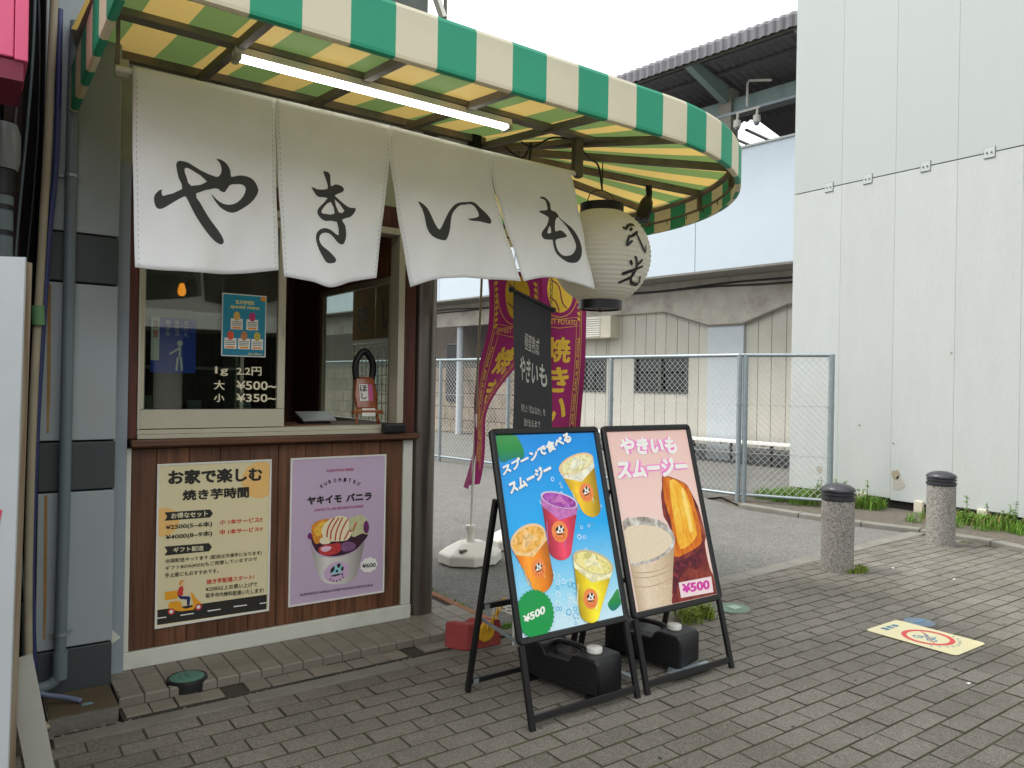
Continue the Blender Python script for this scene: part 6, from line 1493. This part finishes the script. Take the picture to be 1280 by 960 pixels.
def cup(P, par, pts, top, m_drink, m_foam, m_top, logo, m_rim):
    """printed plastic cup: body, foam, rim ellipse, swirl, round mark"""
    rl, rr_, bl, br, low = [Vector(p) for p in pts]; tp = Vector(top[0])
    c = (rl + rr_) / 2; ax = (rr_ - rl); hw = ax.length / 2; ax.normalize(); dn = (low - c); ht = dn.length; dn.normalize()
    rot = math.atan2(ax.y, ax.x); q = Vector((-ax.y, ax.x)); rb = max(abs((tp - c).dot(q)), hw * .28)
    side = [rl + (bl - rl) * f for f in (0, .2, .4, .6, .8, .92)]; side2 = [rr_ + (br - rr_) * f for f in (.92, .8, .6, .4, .2, 0)]
    e0, e1 = side[-1], side2[0]; mid = (e0 + e1) / 2; half = (e1 - e0) / 2; drp = low - mid
    base = [mid - half * math.cos(t) + drp * math.sin(t) for t in [math.pi * i / 10 for i in range(1, 10)]]
    body = side + base + side2
    T = lambda V_: [(p.x, p.y) for p in V_]
    P.poly('cup_print', [T(body)], m_drink, par)
    fo = [rl + (bl - rl) * f for f in (0, .1, .2)] + [c + dn * (ht * .34)] + [rr_ + (br - rr_) * f for f in (.2, .1, 0)]
    P.poly('foam_print', [T(fo)], m_foam, par)
    P.poly('rim_print', [ell(c, hw, rb, 36, rot)], m_rim, par)
    P.poly('drink_top_print', [ell(c - q * rb * .06, hw * .9, rb * .86, 36, rot)], m_top, par)
    s0 = [(c.x + ax.x * a * hw + q.x * b * rb, c.y + ax.y * a * hw + q.y * b * rb) for a, b in ((-.45, -.35), (-.2, .3), (.02, .78), (.12, .35), (.4, -.1), (.5, -.4), (.1, -.25), (-.2, -.5))]
    P.poly('swirl_print', [smooth_closed(s0, 3)], m_foam, par)
    for k_ in (-.55, .25):
        h0 = rl + (rr_ - rl) * (.5 + k_ * .6) + dn * ht * .42; P.put('highlight_print', ribbon2(T([h0, h0 + dn * ht * .2, h0 + dn * ht * .36 - ax * k_ * .012]), .006), m_foam, par)
    lc = Vector(logo[0]); lr = abs(logo[2][0] - logo[0][0]) * .95
    P.poly('seal_print', [ell(lc, lr, lr * 1.05, 28)], mat('orange seal', (240, 138, 72), rough=.4, var=0), par)
    blots(P, lc, lr * .92, par, (INK['ink'], M_wp, INK['red']), rot * .6)
M_bluegrad = gradient('blue drink backdrop', [(0, (206, 234, 244)), (.2, (150, 216, 242)), (.5, (30, 170, 236)), (1, (14, 140, 224))], rough=.3, coat=.15)
D = BOARD_BLUE
b1_, P1 = board('left menu board with blue poster of four fruit smoothie cups', 1.925, M_bluegrad, D)
leaf = gradient('blurred leaf print', [(0, (30, 120, 120)), (.4, (36, 140, 70)), (1, (70, 150, 80))], rough=.35)
P1.poly('leaf_print', [smooth_closed(clip(D['leafTL'], (.03, .62, .375, 1.259)), 2)], leaf, b1_)
P1.poly('leaf_print', [smooth_closed(clip(D['leafR'], (.03, .622, .375, 1.259)), 2)], leaf, b1_)
ice_l = mat('pale ice print', (214, 238, 246), rough=.35, var=0); ice_d = mat('blue ice print', (96, 176, 214), rough=.35, var=0)
rs = random.Random(5)
def ice(n, u0, u1, v0, v1, sz):
    for i in range(n):
        c = (rs.uniform(u0, u1), rs.uniform(v0, v1)); r = sz * rs.uniform(.5, 1.2); k = rs.randint(5, 7); a0 = rs.uniform(0, 6)
        lp = [(c[0] + r * rs.uniform(.7, 1.1) * math.cos(a0 + 6.283 * j / k), c[1] + r * rs.uniform(.7, 1.1) * math.sin(a0 + 6.283 * j / k)) for j in range(k)]
        inn = [(c[0] + (a - c[0]) * .68, c[1] + (b - c[1]) * .68) for a, b in lp]
        P1.poly('ice_print', [lp, inn], ice_l if rs.random() < .7 else ice_d, b1_, lift=.00078 + .000003 * i)
ice(46, .22, .40, .385, .62, .017); ice(10, .52, .6, .45, .9, .012); ice(12, .06, .28, .55, .85, .010); ice(12, .2, .4, .85, 1.12, .011); ice(10, .42, .5, .62, .86, .014)
P1.k = 7
DR = [((214, 172, 36), (240, 238, 214), (236, 226, 170), (236, 196, 140)), ((208, 60, 84), (206, 120, 190), (170, 70, 170), (206, 196, 222)), ((238, 134, 34), (250, 206, 140), (244, 180, 80), (236, 200, 150)), ((236, 204, 40), (248, 240, 190), (240, 226, 140), (206, 190, 150))]
for i, (a, b, c, d) in enumerate(DR):
    cup(P1, b1_, D['cups'][i], D['cuptop'][i], gradient('drink %d print' % i, [(0, tuple(int(x * .72) for x in a)), (.22, a), (.4, tuple(min(255, int(x * 1.12 + 14)) for x in a)), (.7, a), (1, tuple(int(x * .7) for x in a))], rough=.35, axis=0, var=.1, scale=22), rampnoise('drink %d foam' % i, [(.35, tuple(int(x * .82) for x in b)), (.55, b), (.7, tuple(min(255, x + 10) for x in b))], 30), rampnoise('drink %d top' % i, [(.32, tuple(int(x * .66) for x in c)), (.5, c), (.66, tuple(min(255, int(x * .7 + 76)) for x in c))], 34), D['logo'][i], mat('drink %d rim' % i, d, rough=.35, var=0))
P1.text('スプーンで食べる', D['t1'], M_wp, b1_, .06); P1.text('スムージー', D['t2'], M_wp, b1_, .06)
c0 = D['badge'][0]; r0 = .105
P1.poly('badge_print', [[(c0[0] + r0 * (1 if i % 2 else .93) * math.cos(2 * math.pi * i / 64), c0[1] + r0 * (1 if i % 2 else .93) * math.sin(2 * math.pi * i / 64)) for i in range(64)]], mat('badge green', (18, 150, 72), rough=.35, var=0), b1_)
P1.text('¥500', D['t3'], M_wp, b1_, .04)
D = BOARD_PINK
b2_, P2 = board('right menu board with pale pink poster of roast sweet potato smoothie', 2.605, gradient('pale pink backdrop', [(0, (240, 210, 196)), (.5, (240, 206, 196)), (1, (236, 196, 186))], rough=.3, coat=.15), D)
bx_ = (.031, .624, .376, 1.259)
skin = rampnoise('printed potato skin', [(.3, (58, 16, 28)), (.45, (120, 40, 40)), (.6, (150, 66, 48)), (.75, (206, 140, 104))], 16, (1, 1, .5)); 
P2.poly('potato_print', [clip(smooth_closed(D['potato'], 2), bx_)], skin, b2_)
P2.poly('skin_print', [clip(smooth_closed(D['skin2'], 2), bx_)], rampnoise('printed skin dark', [(.3, (48, 12, 26)), (.5, (92, 26, 42)), (.72, (160, 60, 60))], 26), b2_)
P2.poly('flesh_print', [smooth_closed(D['flesh'], 2)], rampnoise('printed caramel flesh', [(.3, (120, 44, 16)), (.45, (206, 100, 24)), (.65, (232, 140, 36))], 18, (1, 1, .35), rough=.25), b2_)
P2.poly('flesh_print', [smooth_closed(D['inner'], 2)], rampnoise('printed yellow flesh', [(.3, (224, 130, 30)), (.5, (242, 178, 48)), (.7, (250, 212, 96))], 22, (1, 1, .3), rough=.25), b2_)
P2.poly('flesh_print', [smooth_closed(D['gloss'], 2)], mat('printed bright flesh', (252, 214, 110), rough=.25, var=.1, scale=24), b2_)
P2.poly('cup_print', [clip(D['cupbody'], bx_)], gradient('printed beige drink', [(0, (190, 164, 132)), (.25, (228, 208, 180)), (.6, (214, 190, 158)), (1, (176, 148, 118))], axis=0, rough=.35, var=.06, scale=60), b2_)
P2.poly('rim_print', [clip(smooth_closed(D['rim'], 2), bx_)], rampnoise('printed clear rim', [(.35, (120, 112, 102)), (.5, (190, 182, 172)), (.62, (232, 228, 220))], 14), b2_)
P2.poly('foam_print', [clip(smooth_closed(D['foam'], 2), bx_)], mat('printed beige foam', (226, 208, 180), rough=.4, var=.08, scale=70), b2_)
for q in D['bands']: P2.put('band_print', ribbon2(smooth2(clip(q, bx_), 5), .005), mat('printed cup ridge', (188, 160, 128), rough=.3, var=0), b2_)
drop = mat('printed droplet', (240, 228, 208), rough=.3, var=0)
for i in range(46):
    cc_ = (rs.uniform(.1, .3), rs.uniform(.4, .6)); P2.poly('droplet_print', [ell(cc_, .002, rs.uniform(.002, .005), 6)], drop, b2_, lift=.00062 + .00006 * (P2.k + 1) + .000003 * i)
P2.k += 4
glow = mat('pink glow print', (236, 112, 192), rough=.35, var=0); glow2 = mat('pale glow print', (238, 170, 206), rough=.35, var=0)
for tx, q in (('やきいも', D['t1']), ('スムージー', D['t2'])):
    P2.text(tx, q, glow2, b2_, .17); P2.text(tx, q, glow, b2_, .115); P2.text(tx, q, M_wp, b2_, .06)
tg = D['tag']; P2.poly('tag_print', [smooth_closed([tg[3], tg[2], tg[1], tg[0]], 1)], mat('tag pink', (238, 214, 214), rough=.35, var=0), b2_)
P2.text('¥500', D['t3'], mat('magenta print', (206, 60, 160), rough=.35, var=0), b2_, .05)

# ------------------------------------------------------------------ water cans, red block, scraps
def can(label, x, y_, rz):
    t = thing('water_can', label, 'water can', (x, y_, 0), 'black water cans weighting the boards')
    T = Matrix.Translation((x, y_, .03)) @ Matrix.Rotation(rz, 4, 'Z') @ Matrix.Diagonal((1.08, 1.1, .84, 1))
    sidep = [(-.21, .01), (-.205, .0), (.205, .0), (.21, .01), (.21, .17), (.195, .195), (.09, .2), (.07, .19), (.05, .15), (-.07, .15), (-.09, .19), (-.11, .2), (-.195, .198), (-.21, .17)]
    mb = MB().prism(sidep, (-.09, 0, 0), (0, -1, 0), (0, 0, 1), (.18, 0, 0)); mb.v = [T @ p for p in mb.v]
    mb.build('body', M_black, t, bevel=.022, segs=4, smooth=True)
    hb_ = MB().tube(smooth2([(0, -.075, .185), (0, -.05, .205), (0, .06, .205), (0, .085, .185)], 4), .016, 10); hb_.v = [T @ p for p in hb_.v]
    hb_.build('handle', M_black, t, smooth='all')
    cp = MB().lathe([(.03, .19), (.032, .2), (.034, .203), (.034, .224), (.028, .228)], (.0, -.125, 0), 24); cp.v = [T @ p for p in cp.v]
    cp.build('cap', M_white, t, smooth=True)
    for s_ in (-1, 1):
        rb = MB().box(s_ * .0905 - .004, s_ * .0905 + .004, -.17, .17, .05, .06); rb.v = [T @ p for p in rb.v]; rb.build('rib', M_black, t, bevel=.003)
    tr = MB().box(-.1, .1, -.2, -.15, -.03, -.002); tr.v = [T @ p for p in tr.v]; tr.build('rest_bar', M_galv if x > 2.6 else M_blackmetal, t)
    tr = MB().box(-.1, .1, .15, .2, -.03, -.002); tr.v = [T @ p for p in tr.v]; tr.build('rest_bar', M_blackmetal, t)
can('black water can with white cap under the blue menu board', 2.39, 2.8, .22)
can('black water can with white cap under the pink menu board', 2.97, 2.83, .22)
wb = thing('weight_tray', 'pale metal bracket bar between the two water cans', 'bracket', (2.7, 2.8, 0))
MB().bar((2.66, 2.62, .03), (2.66, 3.0, .03), .03, .006).build('bar', M_galv, wb); MB().bar((2.62, 3.0, .034), (2.78, 3.0, .034), .03, .006).build('cross_bar', M_white, wb); MB().bar((2.84, 2.57, .03), (3.13, 2.57, .03), .05, .012).build('front_plate', M_galv, wb)
rb_ = thing('red_block', 'red painted concrete block with yellow disc beside the step', 'block', (2.3, 3.5, 0))
M_redb = mat('faded red paint', (150, 62, 60), rough=.7, var=.12, scale=9, grime=.25, gcol=(130, 90, 80), bump=.3)
MB().prism([(0, .007), (.22, .007), (.215, .15), (.15, .152), (.125, .135), (.075, .135), (.055, .152), (.005, .15)], (2.207, 3.448, 0), (.99, -.07, 0), (0, 0, 1), (-.075, .11, 0)).build('block', M_redb, rb_, bevel=.008, segs=3)
M_yl = mat('worn yellow plastic', (216, 164, 40), rough=.5, var=.2)
MB().lathe([(.055, 0), (.055, .012), (.045, .016), (.002, .016)], (0, 0, 0), 12)
yd = MB().lathe([(.055, 0), (.055, .012), (.045, .016), (.002, .016)], (0, 0, 0), 10); T = Matrix.Translation((2.325, 3.443, .095)) @ Matrix.Rotation(rad(4), 4, 'Z') @ Matrix.Rotation(rad(90), 4, 'X'); yd.v = [T @ p for p in yd.v]; yd.build('disc', M_yl, rb_)
for i_ in range(8):
    c = Vector((2.33 + i_ * .012, 3.425 - i_ * .004, .12 + i_ * .02))
    MB().tube([c + Vector((.009 * math.cos(t), .006 * math.cos(t) * (-1) ** i_, .015 * math.sin(t))) for t in [2 * math.pi * k / 8 for k in range(9)]], .005, 5, caps=False).build('chain_link', M_yl, rb_)
wk = thing('wire_basket', 'white wire basket lying behind the blue menu board', 'basket', (2.62, 3.5, 0))
bk_ = MB()
for i_ in range(7): bk_.tube([(2.5 + i_ * .04, 3.4, .16), (2.5 + i_ * .04, 3.62, .16)], .004, 5)
for i_ in range(5): bk_.tube([(2.48, 3.4 + i_ * .055, .166), (2.76, 3.4 + i_ * .055, .166)], .004, 5)
bk_.build('grid', M_white, wk)
for (x, y_) in ((2.49, 3.41), (2.75, 3.41), (2.49, 3.61), (2.75, 3.61)): MB().tube([(x, y_, 0), (x, y_, .17)], .006, 6).build('leg', M_white, wk)
for i_, (x, y_) in enumerate(((6.15, 3.2), (6.2, 2.75), (4.05, 1.72))):
    o = tag(MB().prism([(0, 0), (.03, .003), (.027, .012), (.006, .014)], (x, y_, .002), (1, 0, 0), (0, 1, 0), (0, 0, .003)).build('paper_scrap', M_paper, origin=(x, y_, .002)), ('white paper scrap right of the nearer bollard', 'white paper scrap on the pavers beyond the floor sign', 'tiny white paper scrap on the pavers before the floor sign')[i_], 'litter', 'scraps of litter on the paving')


# ------------------------------------------------------------------ shop block across the street, seen in the window reflection
ob = thing('opposite_shops', 'grey shop block across the street reflected in the stall window', 'building', (0, -16, 0))
M_op = mat('opposite grey wall', (150, 146, 138), rough=.8, var=.08, scale=1)
B(-22, 18, -24, -16, 0, 6.2).build('wall', M_op, ob)
B(-22.2, 18.2, -16.6, -15.4, 2.9, 3.4).build('shop_fascia', mat('fascia', (206, 204, 196)), ob)
for i_ in range(9):
    x = -20 + i_ * 4.2
    f_ = B(x, x + 3.4, -15.99, -15.9, .3, 2.8).build('shop_front', M_win, ob)
    B(x + 1.65, x + 1.75, -15.95, -15.85, .3, 2.8).build('mullion', M_alum, f_)
    B(x + .6, x + 2.6, -15.99, -15.92, 3.9, 5.4).build('upper_window', M_win, ob)
